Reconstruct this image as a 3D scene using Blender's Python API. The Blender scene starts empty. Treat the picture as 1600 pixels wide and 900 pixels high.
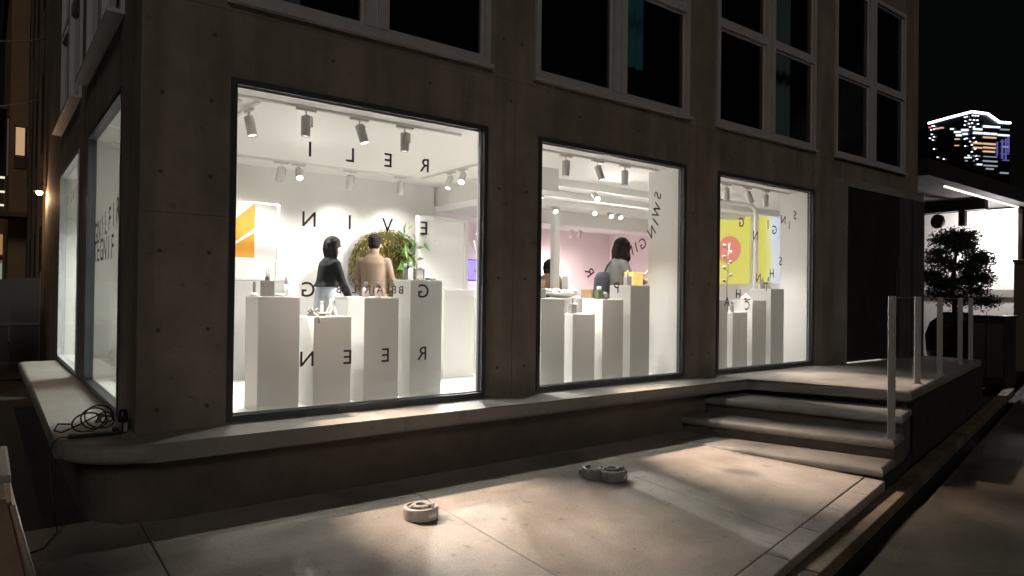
import bpy, bmesh, math, random
from mathutils import Vector, Matrix
random.seed(11)
SC = bpy.context.scene
COL = SC.collection
R = math.radians

# ------------------------------------------------------------------ camera, sky, sun, exposure
cam_d = bpy.data.cameras.new('camera'); cam = bpy.data.objects.new('camera', cam_d); COL.objects.link(cam)
SC.camera = cam
cam_d.sensor_width = 36.0; cam_d.lens = 36.0 * 1075.65 / 1600.0
cam_d.clip_start = 0.05; cam_d.clip_end = 3000
_yaw, _pit, _rol = R(37.5066), R(0.4979), R(0.7069)
_f = Vector((math.sin(_yaw)*math.cos(_pit), math.cos(_yaw)*math.cos(_pit), math.sin(_pit)))
_r = Vector((math.cos(_yaw), -math.sin(_yaw), 0)); _u = _r.cross(_f)
_r2 = _r*math.cos(_rol) + _u*math.sin(_rol); _u2 = -_r*math.sin(_rol) + _u*math.cos(_rol)
_m = Matrix((( _r2.x, _u2.x, -_f.x, 0), (_r2.y, _u2.y, -_f.y, 0), (_r2.z, _u2.z, -_f.z, 1.45), (0, 0, 0, 1)))
cam.matrix_world = _m

world = bpy.data.worlds.new('World'); SC.world = world; world.use_nodes = True
wn = world.node_tree; wn.nodes.clear()
sky = wn.nodes.new('ShaderNodeTexSky'); sky.sky_type = 'NISHITA'; sky.sun_disc = False
sky.sun_elevation = R(2.0); sky.sun_rotation = R(200)
bgn = wn.nodes.new('ShaderNodeBackground'); bgn.inputs['Strength'].default_value = 0.0007
wo = wn.nodes.new('ShaderNodeOutputWorld')
wn.links.new(sky.outputs[0], bgn.inputs[0]); wn.links.new(bgn.outputs[0], wo.inputs[0])

sun_d = bpy.data.lights.new('sun', 'SUN'); sun = bpy.data.objects.new('sun', sun_d); COL.objects.link(sun)
sun_d.energy = 0.145; sun_d.angle = R(14); sun_d.color = (1.0, 0.88, 0.76)
sun.rotation_euler = Vector((0.38, 0.80, -0.50)).to_track_quat('-Z', 'Y').to_euler()

SC.view_settings.view_transform = 'Standard'; SC.view_settings.look = 'None'
SC.view_settings.exposure = 1.0; SC.view_settings.gamma = 1.0; SC.view_settings.use_curve_mapping = False
SC.cycles.use_denoising = True
SC.cycles.max_bounces = 10; SC.cycles.diffuse_bounces = 6; SC.cycles.transparent_max_bounces = 16
SC.cycles.sample_clamp_indirect = 6.0

# ------------------------------------------------------------------ materials
MATS = {}
def mat(name, col, rough=0.6, metal=0.0, var=0.0, scale=6.0, bump=0.0, bscale=None, emit=None, es=0.0, spec=0.5, stain=0.0, grit=0.0, streak=False):
    if name in MATS: return MATS[name]
    m = bpy.data.materials.new(name); m.use_nodes = True; nt = m.node_tree
    b = nt.nodes['Principled BSDF']
    b.inputs['Base Color'].default_value = (*col, 1); b.inputs['Roughness'].default_value = rough
    b.inputs['Metallic'].default_value = metal
    b.inputs['Specular IOR Level'].default_value = spec
    if var or bump or stain:
        tc = nt.nodes.new('ShaderNodeTexCoord')
    if var or stain:
        n1 = nt.nodes.new('ShaderNodeTexNoise'); n1.inputs['Scale'].default_value = scale; n1.inputs['Detail'].default_value = 8
        n1.inputs['Roughness'].default_value = 0.65
        nt.links.new(tc.outputs['Object'], n1.inputs['Vector'])
        cr = nt.nodes.new('ShaderNodeValToRGB')
        cr.color_ramp.elements[0].position = 0.3; cr.color_ramp.elements[1].position = 0.72
        cr.color_ramp.elements[0].color = (*[max(0, c*(1-var)) for c in col], 1)
        cr.color_ramp.elements[1].color = (*[min(1, c*(1+var)) for c in col], 1)
        nt.links.new(n1.outputs['Fac'], cr.inputs['Fac'])
        out = cr.outputs[0]
        if stain:
            n2 = nt.nodes.new('ShaderNodeTexNoise'); n2.inputs['Scale'].default_value = scale*0.22; n2.inputs['Detail'].default_value = 5
            n2.inputs['Distortion'].default_value = 1.2
            if streak:
                mp = nt.nodes.new('ShaderNodeMapping'); mp.inputs['Scale'].default_value = (5.0, 5.0, 0.5)
                nt.links.new(tc.outputs['Object'], mp.inputs['Vector']); nt.links.new(mp.outputs[0], n2.inputs['Vector'])
            else: nt.links.new(tc.outputs['Object'], n2.inputs['Vector'])
            c2 = nt.nodes.new('ShaderNodeValToRGB'); c2.color_ramp.elements[0].position = 0.42; c2.color_ramp.elements[1].position = 0.6
            c2.color_ramp.elements[0].color = (1-stain, 1-stain, 1-stain*1.1, 1); c2.color_ramp.elements[1].color = (1, 1, 1, 1)
            nt.links.new(n2.outputs['Fac'], c2.inputs['Fac'])
            mx = nt.nodes.new('ShaderNodeMix'); mx.data_type = 'RGBA'; mx.blend_type = 'MULTIPLY'; mx.inputs[0].default_value = 1
            nt.links.new(out, mx.inputs[6]); nt.links.new(c2.outputs[0], mx.inputs[7]); out = mx.outputs[2]
        if grit:
            for sc_, p0, p1, dk in ((150.0, 0.32, 0.62, grit), (11.0, 0.66, 0.70, -grit*0.8)):
                g1 = nt.nodes.new('ShaderNodeTexNoise'); g1.inputs['Scale'].default_value = sc_; g1.inputs['Detail'].default_value = 4
                nt.links.new(tc.outputs['Object'], g1.inputs['Vector'])
                c3 = nt.nodes.new('ShaderNodeValToRGB'); c3.color_ramp.elements[0].position = p0; c3.color_ramp.elements[1].position = p1
                lo_, hi_ = (1-dk, 1.0) if dk > 0 else (1.0, 1+dk)
                c3.color_ramp.elements[0].color = (lo_, lo_, lo_, 1); c3.color_ramp.elements[1].color = (hi_, hi_, hi_, 1)
                nt.links.new(g1.outputs['Fac'], c3.inputs['Fac'])
                mx = nt.nodes.new('ShaderNodeMix'); mx.data_type = 'RGBA'; mx.blend_type = 'MULTIPLY'; mx.inputs[0].default_value = 1
                nt.links.new(out, mx.inputs[6]); nt.links.new(c3.outputs[0], mx.inputs[7]); out = mx.outputs[2]
        nt.links.new(out, b.inputs['Base Color'])
        rr = nt.nodes.new('ShaderNodeMapRange'); rr.inputs[3].default_value = max(0.05, rough-0.12); rr.inputs[4].default_value = min(1, rough+0.12)
        nt.links.new(n1.outputs['Fac'], rr.inputs[0]); nt.links.new(rr.outputs[0], b.inputs['Roughness'])
    if bump:
        n3 = nt.nodes.new('ShaderNodeTexNoise'); n3.inputs['Scale'].default_value = bscale or scale*6; n3.inputs['Detail'].default_value = 6
        nt.links.new(tc.outputs['Object'], n3.inputs['Vector'])
        bp = nt.nodes.new('ShaderNodeBump'); bp.inputs['Strength'].default_value = bump; bp.inputs['Distance'].default_value = 0.01
        nt.links.new(n3.outputs['Fac'], bp.inputs['Height']); nt.links.new(bp.outputs[0], b.inputs['Normal'])
    if emit:
        b.inputs['Emission Color'].default_value = (*emit, 1); b.inputs['Emission Strength'].default_value = es
    MATS[name] = m; return m

def glass_mat(name, tint, refl=0.06, rough=0.02, haze=0.0, graze=0.9):
    m = bpy.data.materials.new(name); m.use_nodes = True; nt = m.node_tree; nt.nodes.clear()
    o = nt.nodes.new('ShaderNodeOutputMaterial'); tr = nt.nodes.new('ShaderNodeBsdfTransparent'); tr.inputs[0].default_value = (*tint, 1)
    gl = nt.nodes.new('ShaderNodeBsdfGlossy'); gl.inputs['Roughness'].default_value = rough
    lw = nt.nodes.new('ShaderNodeLayerWeight'); lw.inputs['Blend'].default_value = 0.5
    p5 = nt.nodes.new('ShaderNodeMath'); p5.operation = 'POWER'; p5.inputs[1].default_value = 5.0
    nt.links.new(lw.outputs['Facing'], p5.inputs[0])
    mu = nt.nodes.new('ShaderNodeMath'); mu.operation = 'MULTIPLY_ADD'; mu.inputs[1].default_value = graze; mu.inputs[2].default_value = refl
    nt.links.new(p5.outputs[0], mu.inputs[0])
    mx = nt.nodes.new('ShaderNodeMixShader'); nt.links.new(mu.outputs[0], mx.inputs[0])
    nt.links.new(tr.outputs[0], mx.inputs[1]); nt.links.new(gl.outputs[0], mx.inputs[2])
    last = mx.outputs[0]
    if haze:
        df = nt.nodes.new('ShaderNodeBsdfTranslucent'); df.inputs[0].default_value = (0.85, 0.88, 0.86, 1)
        m2 = nt.nodes.new('ShaderNodeMixShader'); m2.inputs[0].default_value = haze
        nt.links.new(last, m2.inputs[1]); nt.links.new(df.outputs[0], m2.inputs[2]); last = m2.outputs[0]
    nt.links.new(last, o.inputs[0]); MATS[name] = m; return m

M_conc = mat('board_marked_concrete', (0.275, 0.24, 0.208), 0.75, var=0.24, scale=2.2, bump=0.35, bscale=40, stain=0.28, grit=0.3, streak=True)
M_conc_l = mat('trowelled_concrete', (0.30, 0.29, 0.275), 0.55, var=0.16, scale=3.0, bump=0.3, bscale=50, stain=0.2, grit=0.3)
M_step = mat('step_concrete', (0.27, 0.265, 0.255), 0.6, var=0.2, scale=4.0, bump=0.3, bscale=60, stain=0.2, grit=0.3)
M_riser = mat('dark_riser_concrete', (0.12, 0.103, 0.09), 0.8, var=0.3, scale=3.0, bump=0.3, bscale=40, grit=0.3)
M_slab = mat('paving_concrete', (0.40, 0.365, 0.335), 0.65, var=0.2, scale=2.6, bump=0.45, bscale=70, stain=0.3, grit=0.38)
M_kerb = mat('kerb_granite', (0.36, 0.33, 0.30), 0.65, var=0.2, scale=7, bump=0.4, bscale=80, grit=0.4)
M_brown = mat('brown_stone', (0.19, 0.145, 0.10), 0.75, var=0.35, scale=5, bump=0.5, bscale=30, stain=0.4, grit=0.4)
M_road = mat('worn_road', (0.115, 0.09, 0.062), 0.8, var=0.4, scale=2.4, bump=0.7, bscale=45, stain=0.55, grit=0.45)
M_asph = mat('asphalt', (0.05, 0.048, 0.045), 0.85, var=0.3, scale=4, bump=0.5, bscale=90)
M_gut = mat('gutter_black', (0.007, 0.007, 0.007), 0.8, var=0.3, scale=8)
M_soil = mat('ground_dark', (0.05, 0.046, 0.04), 0.9, var=0.3, scale=1.5)
M_hole = mat('tie_hole_mortar', (0.085, 0.068, 0.055), 0.9)
M_dframe = mat('dark_window_metal', (0.075, 0.08, 0.095), 0.45, metal=0.4)
M_gframe = mat('grey_window_metal', (0.50, 0.50, 0.53), 0.5, metal=0.2, var=0.1, scale=9)
M_white = mat('white_paint', (0.86, 0.855, 0.84), 0.65, var=0.02, scale=3)
M_white2 = mat('white_lacquer', (0.86, 0.86, 0.84), 0.4)
M_ceil = mat('ceiling_white', (0.86, 0.855, 0.835), 0.8)
M_floor = mat('pale_floor', (0.80, 0.795, 0.78), 0.35, var=0.08, scale=2)
M_ped = mat('plinth_white', (0.74, 0.74, 0.725), 0.6, var=0.02, scale=5)
M_pink = mat('pink_light_tint', (0.81, 0.72, 0.715), 0.7)  # pink of the coloured room light, put into the wall colour
M_lamp = mat('track_lamp_grey', (0.62, 0.61, 0.58), 0.5)
M_lens = mat('lamp_lens_lit', (1, 1, 1), 0.4, emit=(1.0, 0.93, 0.82), es=14)
M_lens_dim = mat('lamp_lens_side', (1, 1, 1), 0.4, emit=(1.0, 0.95, 0.88), es=1.6)
M_letter = mat('vinyl_plum', (0.045, 0.008, 0.038), 0.5)
M_black = mat('black_plastic', (0.012, 0.012, 0.013), 0.4)
M_door = mat('black_door_metal', (0.040, 0.040, 0.040), 0.42, metal=0.3, var=0.2, scale=3)
M_dgrey = mat('charcoal_panel', (0.11, 0.113, 0.12), 0.35, metal=0.3, var=0.15, scale=2)
M_steel = mat('galvanised_steel', (0.42, 0.42, 0.43), 0.45, metal=0.5, var=0.12, scale=12)
M_cast = mat('cast_concrete_weight', (0.42, 0.40, 0.38), 0.55, var=0.2, scale=12, bump=0.2)
M_dcast = mat('weathered_grey_metal', (0.26, 0.275, 0.28), 0.5, metal=0.3, var=0.25, scale=14)
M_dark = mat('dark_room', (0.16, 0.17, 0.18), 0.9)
G_shop = glass_mat('shop_glass', (0.975, 0.985, 0.975), refl=0.034)
G_side = glass_mat('side_glass', (0.90, 0.94, 0.92), refl=0.05, graze=0.35)
G_up = glass_mat('upper_glass', (0.75, 0.82, 0.84), refl=0.08)

# ------------------------------------------------------------------ helpers
def link(name, me, m=None, parent=None, smooth=False):
    o = bpy.data.objects.new(name, me); COL.objects.link(o)
    if m is not None and not me.materials: me.materials.append(m)
    if parent is not None: o.parent = parent
    if smooth:
        for p in me.polygons: p.use_smooth = True
    return o
def tag(o, label=None, cat=None, group=None, kind=None):
    if label: o['label'] = label
    if cat: o['category'] = cat
    if group: o['group'] = group
    if kind: o['kind'] = kind
    return o
def thing(name, loc, label, cat, group=None, rz=0):
    o = bpy.data.objects.new(name, None); COL.objects.link(o); o.location = loc; o.rotation_euler = (0, 0, rz)
    o.empty_display_size = 0.1
    return tag(o, label, cat, group)
def me_from(bm, name='m'):
    me = bpy.data.meshes.new(name); bmesh.ops.recalc_face_normals(bm, faces=bm.faces); bm.to_mesh(me); bm.free(); return me
def bx(bm, x0, x1, y0, y1, z0, z1, bevel=0):
    vs = [bm.verts.new((x, y, z)) for z in (z0, z1) for y in (y0, y1) for x in (x0, x1)]
    fs = [bm.faces.new([vs[i] for i in q]) for q in ((0,2,3,1),(4,5,7,6),(0,1,5,4),(2,6,7,3),(0,4,6,2),(1,3,7,5))]
    if bevel:
        es = list({e for f in fs for e in f.edges})
        bmesh.ops.bevel(bm, geom=es, offset=bevel, segments=2, affect='EDGES', profile=0.6)
def box(name, x0, x1, y0, y1, z0, z1, m, parent=None, bevel=0):
    bm = bmesh.new(); bx(bm, x0, x1, y0, y1, z0, z1, bevel); return link(name, me_from(bm), m, parent)
def prism_bm(bm, poly, z0, z1, bevel=0, seg=4):
    """poly: list of (x,y) or (x,y,dz)."""
    n = len(poly)
    lo = [bm.verts.new((p[0], p[1], z0 + (p[2] if len(p) > 2 else 0))) for p in poly]
    hi = [bm.verts.new((p[0], p[1], z1 + (p[2] if len(p) > 2 else 0))) for p in poly]
    fs = [bm.faces.new(lo[::-1]), bm.faces.new(hi)]
    for i in range(n): fs.append(bm.faces.new((lo[i], lo[(i+1) % n], hi[(i+1) % n], hi[i])))
    if bevel:
        es = list(fs[0].edges) + list(fs[1].edges)
        bmesh.ops.bevel(bm, geom=es, offset=bevel, segments=seg, affect='EDGES', profile=0.5)
def prism(name, poly, z0, z1, m, parent=None, bevel=0, seg=4, smooth=False):
    bm = bmesh.new(); prism_bm(bm, poly, z0, z1, bevel, seg); return link(name, me_from(bm), m, parent)
def lathe_bm(bm, prof, n=16, c=(0, 0, 0)):
    rings = []
    for r, z in prof:
        if r < 1e-5: rings.append([bm.verts.new((c[0], c[1], c[2]+z))])
        else: rings.append([bm.verts.new((c[0]+r*math.cos(2*math.pi*k/n), c[1]+r*math.sin(2*math.pi*k/n), c[2]+z)) for k in range(n)])
    for a, b in zip(rings, rings[1:]):
        for k in range(n):
            k2 = (k+1) % n
            if len(a) == 1 and len(b) == 1: continue
            if len(a) == 1: bm.faces.new((a[0], b[k2], b[k]))
            elif len(b) == 1: bm.faces.new((a[k], a[k2], b[0]))
            else: bm.faces.new((a[k], a[k2], b[k2], b[k]))
def lathe(name, prof, m, parent=None, n=16, c=(0, 0, 0), smooth=True):
    bm = bmesh.new(); lathe_bm(bm, prof, n, c); return link(name, me_from(bm), m, parent, smooth)
def tube_bm(bm, pts, r, n=8, r1=None, cap=True):
    pts = [Vector(p) for p in pts]; rings = []; N = len(pts)
    up = Vector((0, 0, 1)); prev = None
    for i, p in enumerate(pts):
        t = (pts[min(i+1, N-1)] - pts[max(i-1, 0)]).normalized()
        if prev is None:
            a = t.cross(up)
            if a.length < 1e-3: a = t.cross(Vector((1, 0, 0)))
        else: a = prev - t*prev.dot(t)
        a.normalize(); prev = a; b = t.cross(a)
        rr = r[i] if isinstance(r, (list, tuple)) else (r if r1 is None else r + (r1-r)*i/(N-1))
        rings.append([bm.verts.new(p + a*rr*math.cos(2*math.pi*k/n) + b*rr*math.sin(2*math.pi*k/n)) for k in range(n)])
    for x, y in zip(rings, rings[1:]):
        for k in range(n): bm.faces.new((x[k], x[(k+1) % n], y[(k+1) % n], y[k]))
    if cap and n > 2: bm.faces.new(rings[0][::-1]); bm.faces.new(rings[-1])
def tube(name, pts, r, m, parent=None, n=8, r1=None):
    bm = bmesh.new(); tube_bm(bm, pts, r, n, r1); return link(name, me_from(bm), m, parent, True)
def wall_mesh(us, zs, solid, thick, axis, pos):
    """wall with openings: us, zs = cut coordinates; solid(i,j) -> bool. axis 'x': runs along x, front at y=pos, goes to pos+thick;
    axis 'y': runs along y, front at x=pos."""
    bm = bmesh.new(); cache = {}
    def V(u, z, d):
        k = (u, z, d)
        if k not in cache: cache[k] = bm.verts.new((u, pos + d*thick, z) if axis == 'x' else (pos + d*thick, u, z))
        return cache[k]
    nu, nz = len(us)-1, len(zs)-1
    S = lambda i, j: 0 <= i < nu and 0 <= j < nz and solid(i, j)
    for i in range(nu):
        for j in range(nz):
            if not S(i, j): continue
            a, b, c, d = us[i], us[i+1], zs[j], zs[j+1]
            bm.faces.new((V(a,c,0), V(b,c,0), V(b,d,0), V(a,d,0)))
            bm.faces.new((V(a,c,1), V(a,d,1), V(b,d,1), V(b,c,1)))
            if not S(i-1, j): bm.faces.new((V(a,c,0), V(a,d,0), V(a,d,1), V(a,c,1)))
            if not S(i+1, j): bm.faces.new((V(b,c,0), V(b,c,1), V(b,d,1), V(b,d,0)))
            if not S(i, j-1): bm.faces.new((V(a,c,0), V(a,c,1), V(b,c,1), V(b,c,0)))
            if not S(i, j+1): bm.faces.new((V(a,d,0), V(b,d,0), V(b,d,1), V(a,d,1)))
    return me_from(bm)
def frame_bm(bm, u0, u1, z0, z1, w, d0, d1, axis='x'):
    """rectangular frame, bars butted; d0..d1 is the depth range."""
    for (a, b, c, d) in ((u0, u1, z0, z0+w), (u0, u1, z1-w, z1), (u0, u0+w, z0+w, z1-w), (u1-w, u1, z0+w, z1-w)):
        if axis == 'x': bx(bm, a, b, d0, d1, c, d)
        else: bx(bm, d0, d1, a, b, c, d)
def copy_tree(o, parent=None):
    c = o.copy(); COL.objects.link(c); c.parent = parent
    for ch in list(o.children): copy_tree(ch, c)
    return c
def bake(o):
    """apply the modifiers of o without operators"""
    dg = bpy.context.evaluated_depsgraph_get(); ev = o.evaluated_get(dg)
    me = bpy.data.meshes.new_from_object(ev); o.modifiers.clear(); o.data = me
    return o
GLY = {}
def glyph(ch, size, thin=0.0):
    k = (ch, size)
    if k not in GLY:
        cu = bpy.data.curves.new('g', 'FONT'); cu.body = ch; cu.size = 1.0; cu.align_x = 'CENTER'; cu.extrude = 0.0; cu.offset = 0.007
        cu.resolution_u = 4
        o = bpy.data.objects.new('g', cu); COL.objects.link(o)
        dg = bpy.context.evaluated_depsgraph_get(); me = bpy.data.meshes.new_from_object(o.evaluated_get(dg))
        bpy.data.objects.remove(o); bpy.data.curves.remove(cu)
        zs = [v.co.y for v in me.vertices]; cap = 0.70
        s = size / cap
        for v in me.vertices: v.co = Vector((v.co.x*s, 0, (v.co.y - cap/2)*s))
        GLY[k] = me
    return GLY[k]

# ------------------------------------------------------------------ ground, road, pavement
def gz(y): return -0.10 + 0.058*(y-4.4)             # the forecourt falls gently to the street
P0 = Vector((6.31, 3.01, 0)); UU = Vector((0.9794, 0.202, 0)); VV = Vector((0.202, -0.9794, 0))
def sk(u, v): p = P0 + UU*u + VV*v; return (p.x, p.y)

g = bmesh.new(); bx(g, -400, 600, -300, 700, -0.95, -0.80)
tag(link('ground', me_from(g), M_soil), 'dark ground around the buildings', kind='structure')
bm = bmesh.new()
prism_bm(bm, [sk(-20, 0.52), sk(-20, 12), sk(30, 12), sk(30, 0.52)], -0.60, -0.272)
tag(link('road', me_from(bm), M_road), 'worn brown street surface', kind='structure')
bm = bmesh.new()
prism_bm(bm, [sk(-20, 0.33), sk(-20, 0.519), sk(30, 0.519), sk(30, 0.33)], -0.62, -0.36)
tag(link('gutter', me_from(bm), M_gut), 'black open gutter beside the road', kind='structure')
bm = bmesh.new()
prism_bm(bm, [(-30, 5.21), (0.82, 5.21), (0.82, 60), (-30, 60)], -0.40, -0.058)
tag(link('side_street', me_from(bm), M_asph), 'dark asphalt of the side street', kind='structure')
# forecourt paving slabs, each its own piece
pav = bpy.data.objects.new('pavement', None); COL.objects.link(pav); tag(pav, 'pale concrete slab forecourt in front of the windows', kind='structure')
def kline(x, v=0.0):                         # y on the skew line at this x
    u = (x - P0.x - VV.x*v)/UU.x
    return P0.y + UU.y*u + VV.y*v
edges = [-6.0, -2.4, -0.85, 0.83, 2.66, 4.50, 6.6]
for a, b in zip(edges, edges[1:]):
    a2, b2 = a+0.004, b-0.004
    bm = bmesh.new()
    pl = [(a2, kline(a2)), (b2, kline(b2)), (b2, 5.2), (a2, 5.2)]
    pl = [(p[0], p[1], gz(p[1])) for p in pl]
    prism_bm(bm, pl, -0.14, 0.0, 0.004, 1)
    link('paving_slab', me_from(bm), M_slab, pav)
joint_bed = bmesh.new()
pl = [(-6, kline(-6)), (6.6, kline(6.6)), (6.6, 5.2), (-6, 5.2)]
prism_bm(joint_bed, [(p[0], p[1], gz(p[1])) for p in pl], -0.2, -0.012)
link('joint_bed', me_from(joint_bed), M_gut, pav)
def strip(name, holder, v0, v1, top, bot, m, us, jit=0.0, fixed=None):
    for a, b in zip(us, us[1:]):
        bm = bmesh.new(); q = [sk(a+0.004, v0+0.004), sk(a+0.004, v1), sk(b-0.004, v1), sk(b-0.004, v0+0.004)]
        dz = random.uniform(-jit, jit)
        prism_bm(bm, [(p[0], p[1], dz + (gz(p[1]) if fixed is None else fixed)) for p in q], bot, top, 0.008, 2)
        link(name, me_from(bm), m, holder)
kerb = bpy.data.objects.new('kerb', None); COL.objects.link(kerb); tag(kerb, 'row of pale kerb stones edging the forecourt', kind='structure')
us = [-12.2]
while us[-1] < 0.05: us.append(us[-1] + random.uniform(0.5, 0.66))
us[-1] = 0.12
strip('kerb_stone', kerb, 0.006, 0.17, 0.002, -0.25, M_kerb, us, 0.003)
lane = bpy.data.objects.new('stone_border', None); COL.objects.link(lane); tag(lane, 'low brown stone border between kerb and gutter', kind='structure')
us = [-12.5]
while us[-1] < 9.5: us.append(us[-1] + random.uniform(0.75, 1.1))
strip('border_stone', lane, 0.174, 0.33, -0.262, -0.52, M_brown, us, 0.006, fixed=0.0)
# ------------------------------------------------------------------ platform, ledge and steps
plat = thing('entrance_platform', (0, 0, 0), 'grey concrete platform with ledge under the shop windows and four steps', 'platform')
def ledge_poly():
    pts = [(7.28, 4.84)]
    pts += [(1.0, 4.84)]
    cx, cy, r = 0.88, 5.34, 0.50             # the rounded corner of the ledge
    for k in range(9):
        t = R(270 - 90*k/8); pts.append((cx + r*math.cos(t), cy + r*math.sin(t)))
    pts += [(0.38, 11.25), (0.83, 11.25), (0.83, 5.26)]
    pts += [(13.0, 5.26), (13.0, 4.27), (7.77, 3.19)]
    return pts
prism('ledge', ledge_poly(), 0.35, 0.47, M_conc_l, plat, 0.045, 5)
def inset_ledge():
    pts = [(7.42, 4.98), (1.05, 4.98)]
    cx, cy, r = 0.90, 5.36, 0.36
    for k in range(9):
        t = R(270 - 90*k/8); pts.append((cx + r*math.cos(t), cy + r*math.sin(t)))
    pts += [(0.54, 11.2), (0.83, 11.2), (0.83, 5.26), (12.9, 5.26), (12.9, 4.29), (7.86, 3.27)]
    return pts
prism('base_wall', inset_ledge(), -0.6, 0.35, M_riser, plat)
steps = [((6.64, 4.97), (7.20, 3.03), 0.287), ((6.22, 4.97), (6.84, 2.955), 0.104), ((5.79, 4.97), (6.42, 2.87), -0.079)]
prevn = ((7.24, 4.97), (7.77, 3.19))
for (a, b, z) in steps:
    pa, pb = prevn
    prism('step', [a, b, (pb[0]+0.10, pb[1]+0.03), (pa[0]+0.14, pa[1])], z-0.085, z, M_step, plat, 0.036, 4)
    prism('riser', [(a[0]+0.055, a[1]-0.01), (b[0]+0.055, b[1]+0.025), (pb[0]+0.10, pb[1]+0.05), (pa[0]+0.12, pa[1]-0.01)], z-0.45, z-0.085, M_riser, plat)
    prevn = (a, b)

M_side = mat('black_side', (0.028, 0.027, 0.026), 0.85, var=0.3, scale=5)  # near-black strips along the street side of platform and steps
prism('black_side_strip', [(7.84, 3.205), (7.86, 3.265), (12.9, 4.285), (12.92, 4.225)], -0.58, 0.345, M_side, plat)
prism('black_side_strip', [(6.50, 2.868), (6.50, 2.90), (7.80, 3.235), (7.80, 3.195)], -0.60, -0.17, M_side, plat)
# ------------------------------------------------------------------ the building
FY, GY = 5.26, 5.31
WX = [(1.463, 3.684), (4.389, 6.594), (7.298, 9.509)]
ZB, ZT = 0.53, 2.973
UPX = [(1.40, 3.73), (4.28, 6.66), (7.20, 9.54), (10.10, 12.45)]
UB, UT = 3.59, 6.30
bld = thing('concrete_building', (0, 0, 0), 'raw brown concrete corner building with big lit shop windows at street level', 'building')
fw = 0.045                                    # dark frame width
OP = [(a-fw, b+fw) for a, b in WX]
ENT = (10.13, 12.85)
us = sorted({0.83, 13.0, *[v for p in OP for v in p], *[v for p in UPX for v in p], *ENT})
zs = [0.30, 0.475, ZB-fw+0.001, ZT+fw, 3.24, UB, UT, 9.2]
def solid(i, j):
    u = (us[i]+us[i+1])/2; z = (zs[j]+zs[j+1])/2
    if ZB-fw < z < ZT+fw and any(a < u < b for a, b in OP): return False
    if UB < z < UT and any(a < u < b for a, b in UPX): return False
    if 0.475 < z < 3.24 and ENT[0] < u < ENT[1]: return False
    return True
link('facade_wall', wall_mesh(us, zs, solid, 0.10, 'x', FY), M_conc, bld)
LW = [(6.066, 8.19), (9.085, 11.35)]
LUP = [(6.02, 8.35), (8.95, 11.35)]
LO = [(a-fw, b+fw) for a, b in LW]
us2 = sorted({FY+0.10, 14.4, *[v for p in LO for v in p], *[v for p in LUP for v in p]})
def solid2(i, j):
    u = (us2[i]+us2[i+1])/2; z = (zs2[j]+zs2[j+1])/2
    if ZB-fw < z < ZT+fw and any(a < u < b for a, b in LO): return False
    if UB < z < UT and any(a < u < b for a, b in LUP): return False
    return True
zs2 = [0.30, ZB-fw+0.001, ZT+fw, UB, UT, 9.2]
link('side_wall', wall_mesh(us2, zs2, solid2, 0.20, 'y', 0.83), M_conc, bld)
box('return_wall', 12.72, 13.0, FY+0.101, 14.4, 0.0, 9.2, M_conc, bld)
box('rear_wall', 1.11, 12.72, 14.1, 14.4, 0.0, 9.2, M_conc, bld)
box('roof', 1.11, 12.72, FY+0.101, 14.1, 8.9, 9.2, M_conc, bld)
box('upper_floor', 1.11, 12.72, FY+0.101, 14.1, 3.16, 3.40, M_conc, bld)
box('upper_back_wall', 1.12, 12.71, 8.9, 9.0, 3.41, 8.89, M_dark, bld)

# tie holes and panel lines left by the formwork
thm = bmesh.new(); lathe_bm(thm, [(0.0, 0.0035), (0.008, 0.0035), (0.010, 0.002), (0.015, 0.0015), (0.015, -0.01)], 12); thm = me_from(thm)
thm.materials.append(M_hole)
tie_pts = []
for x in (0.96, 1.285):
    for z in (0.62, 1.17, 1.72, 2.27, 2.82): tie_pts.append((x, z))
for x in (3.87, 4.20, 6.78, 7.10):
    for z in (0.75, 1.60, 2.45): tie_pts.append((x, z))
for x in (1.3, 2.2, 3.1, 4.0, 4.9, 5.8, 6.7, 7.6, 8.5, 9.4): tie_pts.append((x, 3.30))
for x in (3.90, 4.12): tie_pts.append((x, 3.88))
for x, z in tie_pts:
    o = link('tie_hole', thm, None, bld); o.location = (x, FY, z); o.rotation_euler = (R(90), 0, 0)

M_joint = mat('formwork_joint', (0.13, 0.108, 0.09), 0.9)
for x0, x1, z in ((0.84, 12.99, 3.50),):
    box('panel_joint', x0, x1, FY-0.0015, FY+0.004, z, z+0.007, M_joint, bld)
for x in (4.04, 6.945, 9.82): box('panel_joint', x, x+0.006, FY-0.0015, FY+0.004, 0.475, 3.499, M_joint, bld)
box('panel_joint', 0.84, 1.40, FY-0.0015, FY+0.004, 1.985, 1.992, M_joint, bld)
# ---- shop windows
def add_letter(ch, u, z, size, parent, rot=0.0, mirror=True):
    o = link('letter', glyph(ch, size), None, parent)
    if not o.data.materials: o.data.materials.append(M_letter)
    o.location = (u, GY+0.009, z); o.scale = (-1 if mirror else 1, 1, 1); o.rotation_euler = (0, rot, 0)
    return o
shop = []
for n, (a, b) in enumerate(WX):
    bm = bmesh.new(); frame_bm(bm, a-fw+0.001, b+fw-0.001, ZB-fw+0.002, ZT+fw-0.001, fw-0.001, FY-0.012, GY+0.03)
    w = link('shop_window', me_from(bm), M_dframe, bld); shop.append(w)
    bm = bmesh.new(); bx(bm, a+0.001, b-0.001, GY-0.004, GY+0.004, ZB+0.001, ZT-0.001); link('pane', me_from(bm), G_shop, w)
    bm = bmesh.new(); frame_bm(bm, a+0.0005, b-0.0005, ZB+0.0005, ZT-0.0005, 0.012, GY-0.012, GY-0.005); link('seal', me_from(bm), M_gframe, w)
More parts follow.
